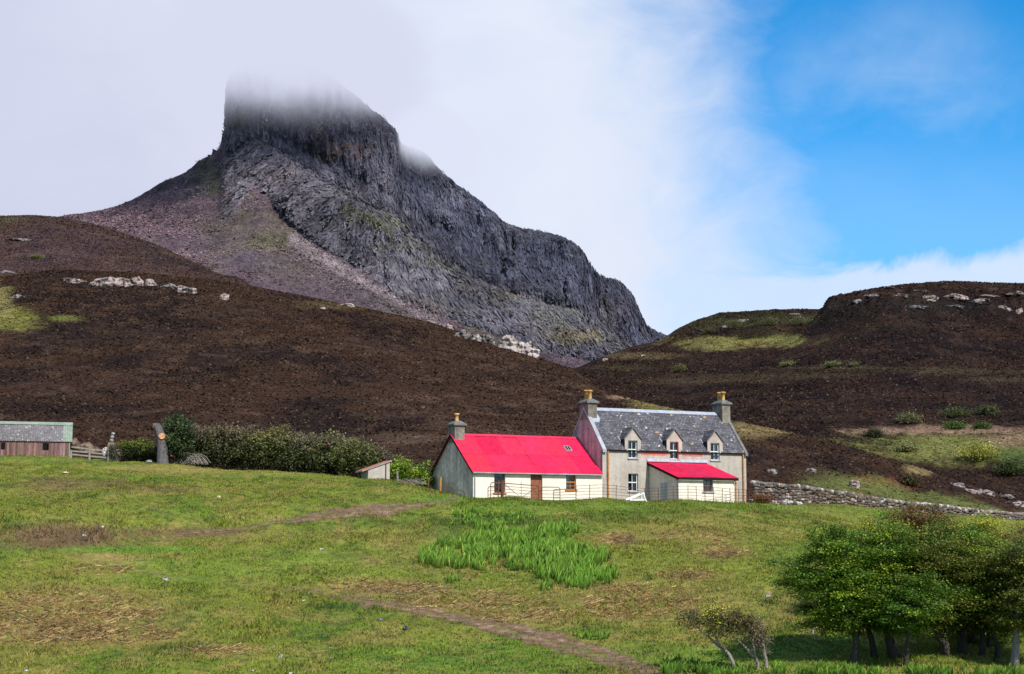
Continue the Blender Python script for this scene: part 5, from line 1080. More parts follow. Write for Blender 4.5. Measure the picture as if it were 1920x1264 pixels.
def shrub(name, loc, rad, label, base, cat='shrub', seed=1, alt=None, altp=.25, n_cl=150, per=60, leaf=.11, group=None, tall=0, stemmat='bark', stems=5, topcol=None, flowers=0, spread=.26, dark=None, up=.4):
    """irregular bush: foliage mesh and a few stems"""
    r = np.random.default_rng(seed); o = empty(name, tuple(loc)); tag(o, label, cat, group); rx, ry, rz = rad
    pts, cc = clumps((0, 0, rz*.9), (rx, ry, rz), n_cl, per, .8, r, .5, spread); keep = cc[:, 2] > 0
    col = leafcol(n_cl, per, base, r, .28, alt, altp)
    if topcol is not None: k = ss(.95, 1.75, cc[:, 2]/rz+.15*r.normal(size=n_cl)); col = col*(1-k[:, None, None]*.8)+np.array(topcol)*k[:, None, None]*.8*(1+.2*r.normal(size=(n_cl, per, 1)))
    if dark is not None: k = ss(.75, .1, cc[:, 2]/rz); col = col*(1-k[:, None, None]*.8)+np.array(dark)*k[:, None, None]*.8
    pts, col = pts[keep].reshape(-1, 3), col[keep].reshape(-1, 3); k = pts[:, 2] > 0; V, Fc = leaves(pts[k], leaf, r, up); npmesh('foliage', V, Fc, M['leaf'], o, np.repeat(col[k].clip(.005, .9), 4, 0))
    b = MB(); rs = random.Random(seed)
    for i in range(stems):
        c = cc[keep][rs.randrange(int(keep.sum()))]; x0_ = Vector((rs.uniform(-.3, .3)*rx, rs.uniform(-.3, .3)*ry, -.15)); b.tube([x0_, x0_.lerp(Vector(c), .5)+Vector((0, 0, .15)), Vector(c)], [.05, .035, .012], 5)
    if stems: b.build('stem', M[stemmat], o)
    if flowers:
        V, Fc = ICO[1]; idx = r.integers(0, int(keep.sum()), flowers)
        for q in cc[keep][idx]: fl = npmesh('flower', V*np.array((.09, .08, .08))*r.uniform(.7, 1.2)+q*np.array((1.02, 1.0, 1.02))+np.array((0, -.2, .06)), Fc, M['flower'], o)
    return o
# hedge between the stump and the hut
HD = [(331, 118.6, 26, 66, 'dark rhododendron bush with pink flowers beside the dead stump', (.030, .045, .016), None, 14), (392, 119.6, 42, 62, 'brown topped hedge shrub next to the flowering rhododendron', (.038, .040, .016), (.125, .095, .055), 0), (448, 120.0, 34, 56, 'thin twiggy hedge shrub with straw brown top, second in the hedge', (.040, .042, .016), (.15, .115, .065), 0), (506, 120.0, 44, 58, 'yellowish olive hedge shrub with bright new leaves on top', (.050, .056, .016), (.15, .13, .04), 3), (566, 119.6, 42, 54, 'grey brown hedge shrub in the middle of the row', (.042, .048, .018), (.14, .115, .07), 0), (622, 118.8, 40, 52, 'hedge shrub with pale green leaves and scattered red buds', (.048, .056, .018), (.13, .115, .055), 4), (672, 117.6, 42, 52, 'olive hedge shrub above the lean-to hut', (.050, .056, .018), (.12, .115, .04), 0), (712, 118.4, 26, 36, 'small purplish end shrub of the hedge right of the hut', (.05, .045, .026), (.10, .075, .055), 0)]
for i, (u, Y, ru, hv, lb, bc, tc_, fl) in enumerate(HD):
    k = Y/F; p = onY(u, Y); ht = {0: 3.55, 1: 3.5, 2: 3.4, 3: 3.35, 4: 3.2, 5: 3.1, 6: 2.8, 7: 2.4}[i]; bc = tuple(2.3*x for x in bc); tc_ = tc_ and tuple(1.75*x for x in tc_); ht *= .94
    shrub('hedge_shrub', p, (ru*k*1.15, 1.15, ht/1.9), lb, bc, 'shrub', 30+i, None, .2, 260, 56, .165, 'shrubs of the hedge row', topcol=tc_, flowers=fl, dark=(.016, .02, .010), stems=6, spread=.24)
for i, (u, Y, ru, ht, lb) in enumerate(((752, 116.0, 24, 1.75, 'bright lime green bush right of the lean-to hut'), (788, 117.0, 28, 1.8, 'lime green bush against the dark cottage gable'))):
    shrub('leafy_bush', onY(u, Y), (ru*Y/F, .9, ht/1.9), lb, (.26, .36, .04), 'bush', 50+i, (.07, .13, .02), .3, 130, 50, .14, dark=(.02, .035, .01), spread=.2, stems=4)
shrub('ivy', onY(255, 119.9), (2.0, .55, .80), 'dark ivy smothering the ruined wall left of the stump', (.05, .06, .02), 'ivy', 57, (.14, .16, .03), .12, 330, 44, .12, topcol=(.2, .24, .04), spread=.17, stems=0, dark=(.012, .014, .008))
shrub('ivy', onY(211, 118.2), (.42, .36, .72), 'brown ivy clinging to the stone gate pillar', (.08, .075, .035), 'ivy', 58, (.10, .085, .05), .3, 60, 40, .09, spread=.12, stems=0)
# bushes on the hills
HB = [(RHS, 1378, 611, 24, 18, (.085, .090, .050), 'greyish green bush left of the grassy hollow on the right hill', 350), (RHS, 1440, 604, 26, 20, (.080, .088, .048), 'middle pale bush along the rim of the grassy hollow', 350), (RHS, 1504, 604, 36, 18, (.085, .090, .055), 'broad pale bush at the foot of the right hill brow', 350), (RHS, 1330, 622, 22, 14, (.06, .062, .034), 'small dull bush at the left rim of the hollow', 350), (RHS, 1410, 628, 70, 20, (.030, .026, .017), 'dark scrubby bank of bushes above the grassy hollow', 350), (RHS, 1478, 683, 22, 8, (.10, .11, .06), 'leftmost low green bush on the dark mid slope', 280), (RHS, 1562, 684, 24, 9, (.10, .11, .06), 'widest low green bush on the dark mid slope', 280), (RHS, 1600, 685, 14, 6, (.10, .105, .06), 'rightmost tiny green bush on the dark mid slope', 280), (RHS, 1276, 692, 18, 14, (.08, .085, .045), 'lone grey green bush on the slope above the farmhouse', 280), (RHS, 1706, 787, 38, 20, (.095, .10, .065), 'grey green willow bush at the top of the pasture', 200), (RHS, 1790, 775, 40, 20, (.05, .062, .032), 'sparse green bush on the heather edge above the pasture', 200), (RHS, 1850, 772, 36, 18, (.045, .055, .028), 'dull green bush right of the sparse one above the pasture', 200), (RHS, 1790, 800, 30, 12, (.05, .085, .025), 'bright green bramble patch on the pasture edge', 190), (RHS, 1840, 800, 26, 12, (.045, .07, .022), 'green bramble clump at the right of the pasture edge', 190), (RHS, 1834, 852, 56, 36, (.17, .18, .045), 'large yellow green gorse bush on the pasture', 170), (RHS, 1895, 880, 50, 30, (.035, .05, .018), 'dark green thicket right of the gorse bush', 170), (RHS, 1700, 842, 30, 14, (.11, .12, .065), 'pale low willow patch left of the gorse bush', 180), (RHS, 1640, 815, 26, 16, (.030, .032, .018), 'dark bush at the left corner of the pasture', 180), (LHS, 1700, 905, 30, 14, (.04, .034, .018), 'dark heathery bush on the bank above the stone wall', 135), (FLS, 68, 482, 18, 7, (.10, .11, .05), 'pale green bush alone on the far left moor', 450)]
for i, (sh, u, v, wu, hv, bc, lb, y0) in enumerate(HB):
    p = sh.hit([u], [v+hv*.35], y0, None)[0]; k = p[1]/F; big_ = wu*k
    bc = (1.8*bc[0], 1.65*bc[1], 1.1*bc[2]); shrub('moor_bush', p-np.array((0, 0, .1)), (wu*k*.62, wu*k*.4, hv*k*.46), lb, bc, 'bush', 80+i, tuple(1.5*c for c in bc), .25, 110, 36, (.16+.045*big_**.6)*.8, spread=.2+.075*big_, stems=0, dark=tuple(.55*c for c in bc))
tussock = shrub('rush_tussock', onY(1432, 119.2), (.75, .5, .35), 'orange brown dead rush tussock under the stone wall by the farmhouse', (.22, .10, .04), 'tussock', 71, None, 0, 60, 60, .10, spread=.16, stems=0)

# ================================================================== trees
def limb(b, p0, p1, r0, r1, rs, wob=.12, seg=6, k=7):
    p0, p1 = Vector(p0), Vector(p1); q = []; L_ = (p1-p0).length
    for i in range(seg+1):
        t = i/seg; q.append(p0.lerp(p1, t)+Vector((rs.uniform(-1, 1), rs.uniform(-1, 1), rs.uniform(-.5, .5)))*wob*L_*.5*math.sin(math.pi*t)+Vector((0, 0, .12*L_*math.sin(math.pi*t))))
    b.tube(q, [r0+(r1-r0)*i/seg for i in range(seg+1)], k, rough=.06); return q
def tree(loc, trunk, crown, label, cols, seed, n_cl=120, per=62, leaf=.105, bark='bark', r0=.16, group=None, limbs=9, flatten=.42, spread=.30, forks=()):
    """trunk: points from the base; crown: list of (centre, radii) lobes"""
    r = np.random.default_rng(seed); rs = random.Random(seed); o = empty('tree', tuple(loc)); tag(o, label, 'tree', group)
    b = MB(); m = len(trunk); b.tube(trunk, [r0*(1.25 if i == 0 else 1-.5*i/(m-1)) for i in range(m)], 9, rough=.07)
    Pt, Cl, Cc = [], [], []
    for c, rad in crown:
        n = max(8, int(n_cl*rad[0]*rad[2]/sum(q[1][0]*q[1][2] for q in crown))); pts, cc = clumps(c, rad, n, per, flatten, r, .5, spread); lc = leafcol(n, per, cols[0], r, .22, cols[1], .3)
        Pt.append(pts.reshape(-1, 3)); Cl.append(lc.reshape(-1, 3)); Cc.append(cc)
    Cc = np.concatenate(Cc); top = Vector(trunk[-1])
    for f in forks: limb(b, f[0], f[1], f[2], f[2]*.45, rs)
    for i in range(limbs):
        e = Vector(Cc[rs.randrange(len(Cc))]); s = top.lerp(Vector(trunk[-2]), rs.random()*.6); q = limb(b, s, e, r0*.42, .022, rs)
        for _ in range(3):
            e2 = Vector(Cc[rs.randrange(len(Cc))])
            if (e2-q[3]).length < 1.7: limb(b, q[3], e2, r0*.16, .01, rs, seg=4, k=5)
    b.build('trunk', M[bark], o, True)
    Pt = np.concatenate(Pt); Cl = np.concatenate(Cl); V, Fc = leaves(Pt, leaf, r, .8); npmesh('crown', V, Fc, M['leaf'], o, np.repeat(Cl, 4, 0)); return o
GRN = ((.10, .185, .016), (.23, .31, .026)); OLV = ((.125, .145, .02), (.235, .235, .03)); DRK = ((.08, .155, .016), (.16, .24, .024)); RED = ((.20, .115, .042), (.20, .18, .04)); YEL = ((.34, .34, .036), (.22, .28, .028))
TR = [  # trunk column, row, distance, trunk offsets (px right, px up), crown lobes (u, v, ru, rv), colours, bark, radius, label
 (1598, 1254, 59.5, [(0, 0), (6, 18), (9, 40), (4, 70), (2, 100)], [(1545, 1082, 92, 52), (1560, 1020, 60, 36), (1580, 1130, 80, 40)], GRN, 'bark', .17, 'leftmost tree of the grove, crown reaching far left over the grass'),
 (1641, 1256, 60.5, [(0, 0), (-4, 30), (-10, 52), (-6, 80), (0, 110)], [(1625, 1060, 78, 60), (1640, 1120, 60, 44)], GRN, 'bark', .13, 'second tree from the left in the grove with pale scarred trunk'),
 (1677, 1258, 60.0, [(4, 0), (-6, 30), (-14, 60), (-20, 95)], [(1672, 1030, 80, 50), (1690, 1100, 72, 50)], GRN, 'bark', .20, 'thick dark leaning trunk tree, third from the left in the grove'),
 (1697, 1258, 58.5, [(0, 0), (2, 14), (6, 26), (8, 60), (4, 90)], [(1715, 1120, 66, 42)], DRK, 'bark', .10, 'slender forked tree with a Y shaped base in the grove'),
 (1774, 1257, 60.0, [(0, 0), (-1, 22), (-14, 34), (-20, 60), (-24, 95)], [(1750, 1060, 80, 62), (1745, 1125, 70, 40)], OLV, 'bark', .15, 'middle tree of the grove with a crooked elbow trunk'),
 (1804, 1256, 61.0, [(2, 0), (0, 35), (-2, 70), (-4, 110)], [(1800, 1040, 76, 56), (1805, 1120, 62, 40)], GRN, 'bark', .19, 'straight thick dark trunk tree right of the grove middle'),
 (1822, 1254, 63.0, [(0, 0), (-2, 40), (-4, 80), (0, 110)], [(1845, 1050, 70, 50)], OLV, 'bark', .15, 'dark tree just right of the straight thick trunk in the grove'),
 (1843, 1255, 60.5, [(-2, 0), (0, 30), (2, 70), (4, 100)], [(1858, 1100, 60, 56)], OLV, 'bark', .12, 'thin upright tree, fourth trunk from the right in the grove'),
 (1855, 1256, 62.0, [(0, 0), (0, 30), (-2, 70), (2, 100)], [(1885, 1075, 56, 56)], DRK, 'bark', .085, 'thinnest trunk of the grove between two stouter trunks'),
 (1871, 1256, 60.0, [(0, 0), (0, 20), (-8, 36), (-10, 70), (-6, 100)], [(1895, 1130, 54, 48)], OLV, 'bark', .11, 'short tree with flared forked top, second trunk from the right'),
 (1901, 1262, 58.5, [(0, 0), (4, 30), (8, 60), (10, 100), (6, 130)], [(1935, 1060, 66, 70), (1920, 1130, 56, 50)], OLV, 'pale_bark', .17, 'rightmost tree with pale mottled trunk at the picture edge'),
 (1650, 1216, 68.0, [(0, 0), (0, 50), (4, 90)], [(1640, 1010, 70, 30)], YEL, 'bark', .13, 'yellow green tree showing above the left crowns of the grove'),
 (1720, 1210, 71.0, [(0, 0), (2, 60), (0, 120)], [(1715, 978, 66, 30), (1735, 1000, 60, 30)], RED, 'bark', .13, 'copper leaved tree forming the top of the grove'),
 (1825, 1205, 71.5, [(0, 0), (-2, 60), (4, 110)], [(1828, 1000, 66, 28)], YEL, 'bark', .13, 'bright yellow leaved tree behind the right of the grove'),
 (1915, 1205, 70.5, [(0, 0), (0, 60), (4, 110)], [(1915, 1030, 56, 34)], RED, 'bark', .12, 'reddish leaved tree at the back right edge of the grove'),
 (1775, 1208, 70.0, [(0, 0), (0, 60), (2, 110)], [(1770, 1015, 58, 28)], RED, 'bark', .12, 'red brown tree between the copper and yellow crowns at the back')]
for i, (u, v, Y, tk, cr, cols, bk, r0, lb) in enumerate(TR):
    p = onY(u, Y); k = Y/F; q0 = P(u, v, Y); rs = random.Random(i); off = lambda uu, vv: tuple(np.array(P(uu, vv, Y))-np.array(p))
    base_v = float(proj(np.array([p]))[1][0])
    trunk = [(dx_*k, rs.uniform(-.08, .08)*j, dy_*k-(.25 if j == 0 else 0)) for j, (dx_, dy_) in enumerate(tk)]
    crown = [(np.array(off(cu, cv_))+np.array((0, rs.uniform(-.5, .5), 0)), (ru*k*.98, 1.45+.3*rs.random(), rv*k*1.0)) for cu, cv_, ru, rv in cr]
    if v > 1240: crown.append((np.array(off(cr[0][0]*.55+u*.45, 1160))+np.array((0, .3, 0)), (62*k, 1.2, 30*k)))
    forks = []
    if i == 3: forks = [((.02, 0, .28), (-.42, 0, .78), .06)]
    if i == 4: forks = [((-.02, 0, .42), (.06, .02, 1.1), .11)]
    tree(p, trunk, crown, lb, cols, 140+i, n_cl=int(150*sum(c[2]*c[3] for c in cr)/5200)+40, r0=r0, bark=bk, group='trees of the grove', forks=forks, per=165, leaf=.092, flatten=.34, spread=.26)
# wind bent little trees left of the grove
def bent(base, Y, polys, crown, label, seed, r0, cols, n_cl=70, leaf=.075):
    p = onY(*base); o = empty('wind_bent_tree', tuple(p)); tag(o, label, 'tree', None); b = MB(); r = np.random.default_rng(seed); off = lambda uu, vv: np.array(P(uu, vv, Y))-np.array(p)
    for j, (pl, ra, rb) in enumerate(polys):
        q = [off(*s)+np.array((0, .05*math.sin(j*2+i), 0)) for i, s in enumerate(pl)]
        if j == 0: q[0] = np.array((0, 0, -.2))
        n = len(q); b.tube(q, [ra+(rb-ra)*i/(n-1) for i in range(n)], 7, rough=.08)
    Pt, Cl = [], []
    for (cu, cv_, ru, rv), cc_ in crown:
        k = Y/F; n = max(6, int(n_cl*ru*rv/1600)); n = int(n*1.6); pts, cc = clumps((0, 0, 0), (ru*k, .55, rv*k), n, 40, .6, r, .4, .15); c = off(cu, cv_)
        Pt.append((pts+c).reshape(-1, 3)); Cl.append(leafcol(n, 40, cc_, r, .3, tuple(1.6*x for x in cc_), .2).reshape(-1, 3))
        for q in cc[::3]:
            e = Vector(q+c); s = e+Vector((rng.uniform(.15, .4), 0, -rng.uniform(.1, .3))); b.tube([s, s.lerp(e, .5)+Vector((.03, .02, .03)), e], [.009, .007, .004], 4)
    b.build('trunk', M['pale_bark'], o, True); V, Fc = leaves(np.concatenate(Pt), leaf, r, .3); npmesh('crown', V, Fc, M['leaf'], o, np.repeat(np.concatenate(Cl), 4, 0))
BR = (.16, .115, .04); BY = (.42, .42, .05); BD = (.11, .105, .03); BG = (.17, .14, .085)
bent((1379, 58.8), 58.8, [([(1379, 1262), (1374, 1240), (1366, 1226), (1356, 1216)], .085, .06), ([(1357, 1217), (1345, 1210), (1330, 1195), (1316, 1184), (1300, 1166), (1288, 1158)], .06, .02), ([(1360, 1218), (1350, 1210), (1342, 1196), (1340, 1182), (1336, 1172)], .045, .018), ([(1312, 1180), (1300, 1150), (1296, 1125), (1290, 1108)], .02, .004)], [((1310, 1160, 36, 12), BD), ((1338, 1156, 26, 18), BY), ((1330, 1150, 40, 10), BR)], 'pale stemmed leaning tree swept left by wind, leftmost of the bent three', 210, .09, BR)
bent((1420, 58.6), 58.6, [([(1420, 1264), (1421, 1244), (1418, 1234), (1408, 1226)], .075, .05), ([(1409, 1227), (1398, 1214), (1388, 1204), (1374, 1192), (1362, 1182)], .045, .014), ([(1415, 1232), (1414, 1215), (1405, 1190)], .05, .015)], [((1370, 1168, 44, 20), BD), ((1385, 1155, 34, 10), BR), ((1360, 1180, 26, 12), BD)], 'wind bent tree with dark tangled crown in the middle of the bent three', 211, .08, BD)
bent((1437, 58.7), 58.7, [([(1437, 1264), (1437, 1245), (1433, 1222), (1430, 1200)], .085, .055), ([(1433, 1224), (1424, 1210), (1416, 1185)], .045, .012)], [((1412, 1185, 26, 26), BG), ((1425, 1198, 16, 24), BG), ((1400, 1168, 28, 14), BR)], 'upright wind bent tree with grey twiggy crown nearest the grove', 212, .085, BG)
post('fence_post', 1524, 66.0, .95, .055, 'single weathered fence post in the shadow left of the grove', 'old_wood')

# ================================================================== ground cover nobody could count
def scatter_ground(n, y0, y1, a0, a1, pdf=1.0):
    yy = (rng.random(n)*(y1**(1+pdf)-y0**(1+pdf))+y0**(1+pdf))**(1/(1+pdf)); aa = rng.uniform(a0, a1, n); x = aa*yy; return x, yy
def blades(base, hgt, wid, col, lean=.5, up=None):
    n = len(base); a = rng.uniform(0, 2*np.pi, n); d = np.stack([np.cos(a), np.sin(a), 0*a], -1); q = rng.uniform(0, 2*np.pi, n); l = np.stack([np.cos(q), np.sin(q), 0*q], -1)*(lean*hgt*rng.random(n))[:, None]
    tip = base+l+np.array((0, 0, 1.0))*(hgt*(1-.3*lean*rng.random(n)))[:, None]; mid = base+l*.35+np.array((0, 0, .55))*hgt[:, None]
    V = np.stack([base-d*wid[:, None]*.5, base+d*wid[:, None]*.5, mid+d*wid[:, None]*.42, tip, mid-d*wid[:, None]*.42], 1)
    f = np.arange(5*n).reshape(n, 5); return V.reshape(-1, 3), f, np.repeat(col, 5, 0)
x, y = scatter_ground(330000, 55, 112, -.355, .355, .6); x2, y2 = scatter_ground(60000, 100, 140, -.355, .355, 0)
x = np.concatenate([x, x2]); y = np.concatenate([y, y2]); z = G.H(x, y)
cl2 = fbm(x*.9, y*.9, s=201, o=3); keep = rng.random(len(x)) < .55+.7*cl2
dtr = np.full(len(x), 9e9); u, v = proj(np.stack([x, y, z], -1))
for trk, ww in ((TRK, 1.0),):
    q = G.hit([t[0] for t in trk], [t[1] for t in trk])[:, :2]
    for i in range(len(q)-1):
        dd = q[i+1]-q[i]; t = np.clip(((x-q[i, 0])*dd[0]+(y-q[i, 1])*dd[1])/(dd @ dd), 0, 1); dtr = np.minimum(dtr, np.hypot(x-q[i, 0]-t*dd[0], y-q[i, 1]-t*dd[1]))
keep &= (dtr > .75*(.55+.6*rng.random(len(x)))) | (rng.random(len(x)) < .25)
keep &= (rng.random(len(x)) > .8*blob(u, v, 205, 1046, 75, 11, .5*cl2))
hx = (x-X0)*math.cos(TH)+(y-Y0)*math.sin(TH); hy_ = -(x-X0)*math.sin(TH)+(y-Y0)*math.cos(TH)
keep &= ~((hx > -10.6) & (hx < 12.8) & (hy_ > -.15) & (hy_ < 8)) & ~((hx > 3.7) & (hx < 8.9) & (hy_ > -4.4) & (hy_ < 1))
x, y, z = x[keep], y[keep], z[keep]; p = np.stack([x, y, z-.01], -1); c = ground_col(p)
c = c*(1+.26*rng.normal(size=(len(x), 1))).clip(.35, 1.9)*np.array((1.12, 1.14, 1.05)); k = rng.random(len(x)) < .10; c[k] = np.array((.26, .20, .09))*(rng.uniform(.6, 1.2, (int(k.sum()), 1)))
hb = (.075+.10*ss(-.1, .6, fbm(x*.35, y*.35, s=203))+.05*rng.random(len(x)))*np.where(y < 100, 1, .9)
V, f, cc = blades(p, hb, .035+.03*rng.random(len(x)), c, .9); tag(npmesh('grass', V, f, M['blade'], None, cc), 'short rough grass covering the meadow', None, None, 'stuff')
# dead bracken litter
def in_blobs(lst, n):
    U, Vv = [], []
    w = np.array([q[2]*q[3] for q in lst], float); w /= w.sum()
    for q, m in zip(lst, (w*n).astype(int)):
        r_ = np.sqrt(rng.random(m)); t = rng.uniform(0, 2*np.pi, m); U.append(q[0]+q[2]*r_*np.cos(t)); Vv.append(q[1]+q[3]*r_*np.sin(t))
    return np.concatenate(U), np.concatenate(Vv)
U, Vv = in_blobs([(130, 1155, 170, 48), (210, 1192, 130, 18), (60, 1185, 110, 26), (715, 1104, 112, 12), (850, 1125, 110, 20), (980, 1150, 110, 22), (1160, 1012, 46, 10), (1350, 1036, 46, 12), (1290, 1080, 60, 10), (1190, 1130, 120, 34), (430, 1222, 70, 10), (190, 1070, 60, 10), (1330, 1170, 50, 24), (1300, 1010, 80, 16)], 10000)
k = fbm(U*.05, Vv*.1, s=205, o=3)+.25*rng.normal(size=len(U)) > -.05; p = G.hit(U[k], Vv[k]); n = len(p); a = rng.uniform(0, 2*np.pi, n); ln2 = rng.uniform(.10, .42, n)
d = np.stack([np.cos(a), np.sin(a), rng.uniform(-.05, .45, n)], -1)*ln2[:, None]; s_ = np.stack([-np.sin(a), np.cos(a), 0*a], -1)*.010; b0 = p+np.array((0, 0, .05)); wv = np.array((0, 0, .02))
V = np.stack([b0-s_-wv, b0+s_+wv, b0+d+s_*.5+wv, b0+d-s_*.5-wv], 1).reshape(-1, 3); c = np.array((.36, .25, .115))*(1+.32*rng.normal(size=(n, 1))).clip(.25, 1.9)*np.array((1, 1, 1)); c[rng.random(n) < .2] *= np.array((.8, .6, .5))
tag(npmesh('dead_bracken', V, np.arange(4*n).reshape(n, 4), M['blade'], None, np.repeat(c, 4, 0)), 'flattened straw coloured dead bracken on the slope', None, None, 'stuff')
# flag iris beds
def inpoly(U, Vv, pg):
    k = np.zeros(len(U), bool); n = len(pg); j = n-1
    for i in range(n):
        (xi, yi), (xj, yj) = pg[i], pg[j]; k ^= ((yi > Vv) != (yj > Vv)) & (U < (xj-xi)*(Vv-yi)/(yj-yi+1e-9)+xi); j = i
    return k
def iris(pg, n, label, hm=.62, seed=1, name='iris_bed', tone=1.0):
    pg = np.array(pg, float); U = rng.uniform(pg[:, 0].min(), pg[:, 0].max(), n*4); Vv = rng.uniform(pg[:, 1].min(), pg[:, 1].max(), n*4)
    k = inpoly(U+12*vn(U*.05, Vv*.1, s=7), Vv+6*vn(U*.05, Vv*.1, s=8), pg.tolist()) & (fbm(U*.035, Vv*.09, s=210+seed, o=3) > -.30); p = G.hit(U[k][:n], Vv[k][:n]); m = len(p)
    h = hm*rng.uniform(.4, 1.25, m)*(.85+.5*fbm(p[:, 0]*.6, p[:, 1]*.6, s=9)); out = []
    a = rng.normal(0, .5, m); dd = np.stack([np.cos(a), np.sin(a), 0*a], -1); wd = rng.uniform(.05, .085, m)[:, None]; le = np.stack([rng.normal(.10, .24, m), rng.normal(0, .18, m), 0*a], -1)*h[:, None]; Zv = np.array((0, 0, 1.0))
    V = np.stack([p-dd*wd*.5, p+dd*wd*.5, p+dd*wd*.5+le*.3+Zv*(h*.6)[:, None], p+le*1.0+Zv*h[:, None], p-dd*wd*.5+le*.3+Zv*(h*.58)[:, None]], 1).reshape(-1, 3)
    g = (1+.28*rng.normal(size=(m, 1))).clip(.4, 1.8); c = np.where(rng.random((m, 1)) < .25, np.array([[.27, .37, .06]])*tone, np.array([[.125, .25, .032]])*tone)*g
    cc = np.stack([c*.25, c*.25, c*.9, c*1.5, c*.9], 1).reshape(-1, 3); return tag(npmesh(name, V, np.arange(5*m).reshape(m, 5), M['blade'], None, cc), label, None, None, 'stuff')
iris([(785, 1052), (800, 1034), (850, 1020), (880, 1008), (940, 1002), (1000, 996), (1090, 992), (1085, 1006), (1062, 1022), (1085, 1038), (1120, 1042), (1135, 1058), (1125, 1074), (1095, 1070), (1060, 1080), (1165, 1074), (1150, 1090), (1080, 1108), (1035, 1095), (1000, 1080), (940, 1068), (900, 1076), (870, 1070), (790, 1062)], 4600, 'dense bed of upright bright green flag iris on the slope', .72)
iris([(1240, 1248), (1290, 1246), (1350, 1255), (1420, 1262), (1600, 1262), (1760, 1264), (1920, 1266), (1920, 1276), (1240, 1268)], 1300, 'row of bright green flag iris along the bottom right', .40, 2, tone=.72)
iris([(845, 972), (880, 962), (1000, 966), (1010, 980), (900, 990), (850, 986)], 500, 'darker low weeds above the iris bed', .35, 3, 'weed_patch')
for i, (u, v, n, w_, lb) in enumerate(((849, 1096, 30, 12, 'small clump of iris leaves left below the iris bed'), (1022, 1108, 34, 12, 'small clump of iris leaves right below the iris bed'), (1105, 1200, 70, 34, 'low tuft of bright green iris leaves above the lower track'))):
    iris([(u-w_, v-3), (u+w_, v-4), (u+w_, v+4), (u-w_, v+4)], n, lb, .42, 20+i, 'iris_clump')
iris([(1640, 966), (1660, 962), (1690, 964), (1700, 972), (1650, 976)], 260, 'green rushes at the end of the iron railing below the wall', .55, 31, 'rush_patch')
# heather tussocks over the moors
def heather(sheet, n, y0, y1, a0, a1, vlim, label, dark=1.0, seed=1):
    x, y = scatter_ground(n, y0, y1, a0, a1, .15); z = sheet.H(x, y); u, v = proj(np.stack([x, y, z], -1)); gz_ = G.H(x, np.clip(y, 50, 228)); cov = fbm(x*.08, y*.08, s=230+seed, o=3); k = (rng.random(n) < .62+.6*cov)
    base, _, _, _ = heath_col(x, y, u, v, 41)
    gsk = sheet_col(sheet, x, y); lum = gsk.max(-1); k &= (lum < .085) | (rng.random(n) < .55)
    x, y, z, g0 = x[k], y[k], z[k], gsk[k]; m = len(x); kk = 1; s = (.11+.00075*y)*rng.uniform(.6, 1.5, m); pts = np.stack([x, y, z+s*.18], -1)
    nr = rng.normal(size=(m, 3)); nr[:, 2] = np.abs(nr[:, 2])+1.2; nr[:, 1] -= .7; nr /= np.linalg.norm(nr, axis=1)[:, None]; t = rng.normal(size=(m, 3)); t -= (t*nr).sum(1)[:, None]*nr; t /= np.linalg.norm(t, axis=1)[:, None]; b = np.cross(nr, t); s = s[:, None]
    V = np.stack([pts-t*s*.6, pts+b*s*.42, pts+t*s*.6, pts-b*s*.42], 1).reshape(-1, 3)
    c = g0*(1.05+.24*rng.normal(size=(m, 1))).clip(.5, 1.9)*dark; q = rng.random(m)+(g0.max(-1) > .085); c[q < .05] = np.array((.12, .08, .05))*rng.uniform(.5, 1.1, (int((q < .05).sum()), 1)); c[(q > .985) & (q < 1)] = np.array((.06, .065, .025)); c[(q > .84) & (q < .92)] = np.array((.065, .034, .021))
    return tag(npmesh('heather', V, np.arange(4*m).reshape(m, 4), M['heather'], None, np.repeat(c, 4, 0)), label, None, None, 'stuff')
SC = {id(LHS): lcol, id(RHS): rcol, id(FLS): fcol}
def sheet_col(sheet, x, y):
    a = x/y; i = np.clip(np.round(np.interp(a, sheet.a, np.arange(len(sheet.a)))), 0, len(sheet.a)-1).astype(int); j = np.clip(np.round(np.interp(y, sheet.y, np.arange(len(sheet.y)))), 0, len(sheet.y)-1).astype(int); return SC[id(sheet)][j, i]
heather(LHS, 420000, 128, 385, -.35, .36, 0, 'dark brown heather covering the moor hill')
heather(RHS, 240000, 170, 480, .02, .36, 0, 'dark heather covering the right hill', .9, 2)
heather(FLS, 90000, 450, 690, -.36, -.12, 0, 'purplish brown heather on the far left moor', 1.0, 3)
# ------------------------------------------------------------------ light
SUN_AZ, SUN_EL = 31.0, 42.0          # to the right of straight behind the viewer
sd = Vector((math.sin(R(SUN_AZ))*math.cos(R(SUN_EL)), -math.cos(R(SUN_AZ))*math.cos(R(SUN_EL)), math.sin(R(SUN_EL))))
sun = bpy.data.objects.new('sun', bpy.data.lights.new('sun', 'SUN')); COL.objects.link(sun)
sun.data.energy = 5.0; sun.data.angle = R(.53); sun.data.color = (1.0, .95, .87); sun.rotation_euler = sd.to_track_quat('Z', 'Y').to_euler()
w = bpy.data.worlds.new('World'); sc.world = w; w.use_nodes = True; ns = w.node_tree.nodes; ln = w.node_tree.links; ns.clear()
out = N(ns, 'ShaderNodeOutputWorld')
sky = N(ns, 'ShaderNodeTexSky', sky_type='NISHITA', sun_disc=False, sun_elevation=R(SUN_EL), sun_rotation=math.atan2(sd.x, sd.y), altitude=50, air_density=1.0, dust_density=.3, ozone_density=2.0)
tint = mul(ns, ln, sky.outputs[0], (.15, .94, 1.42))
bg1 = N(ns, 'ShaderNodeBackground'); bg1.inputs[1].default_value = .125; ln.new(tint, bg1.inputs[0])
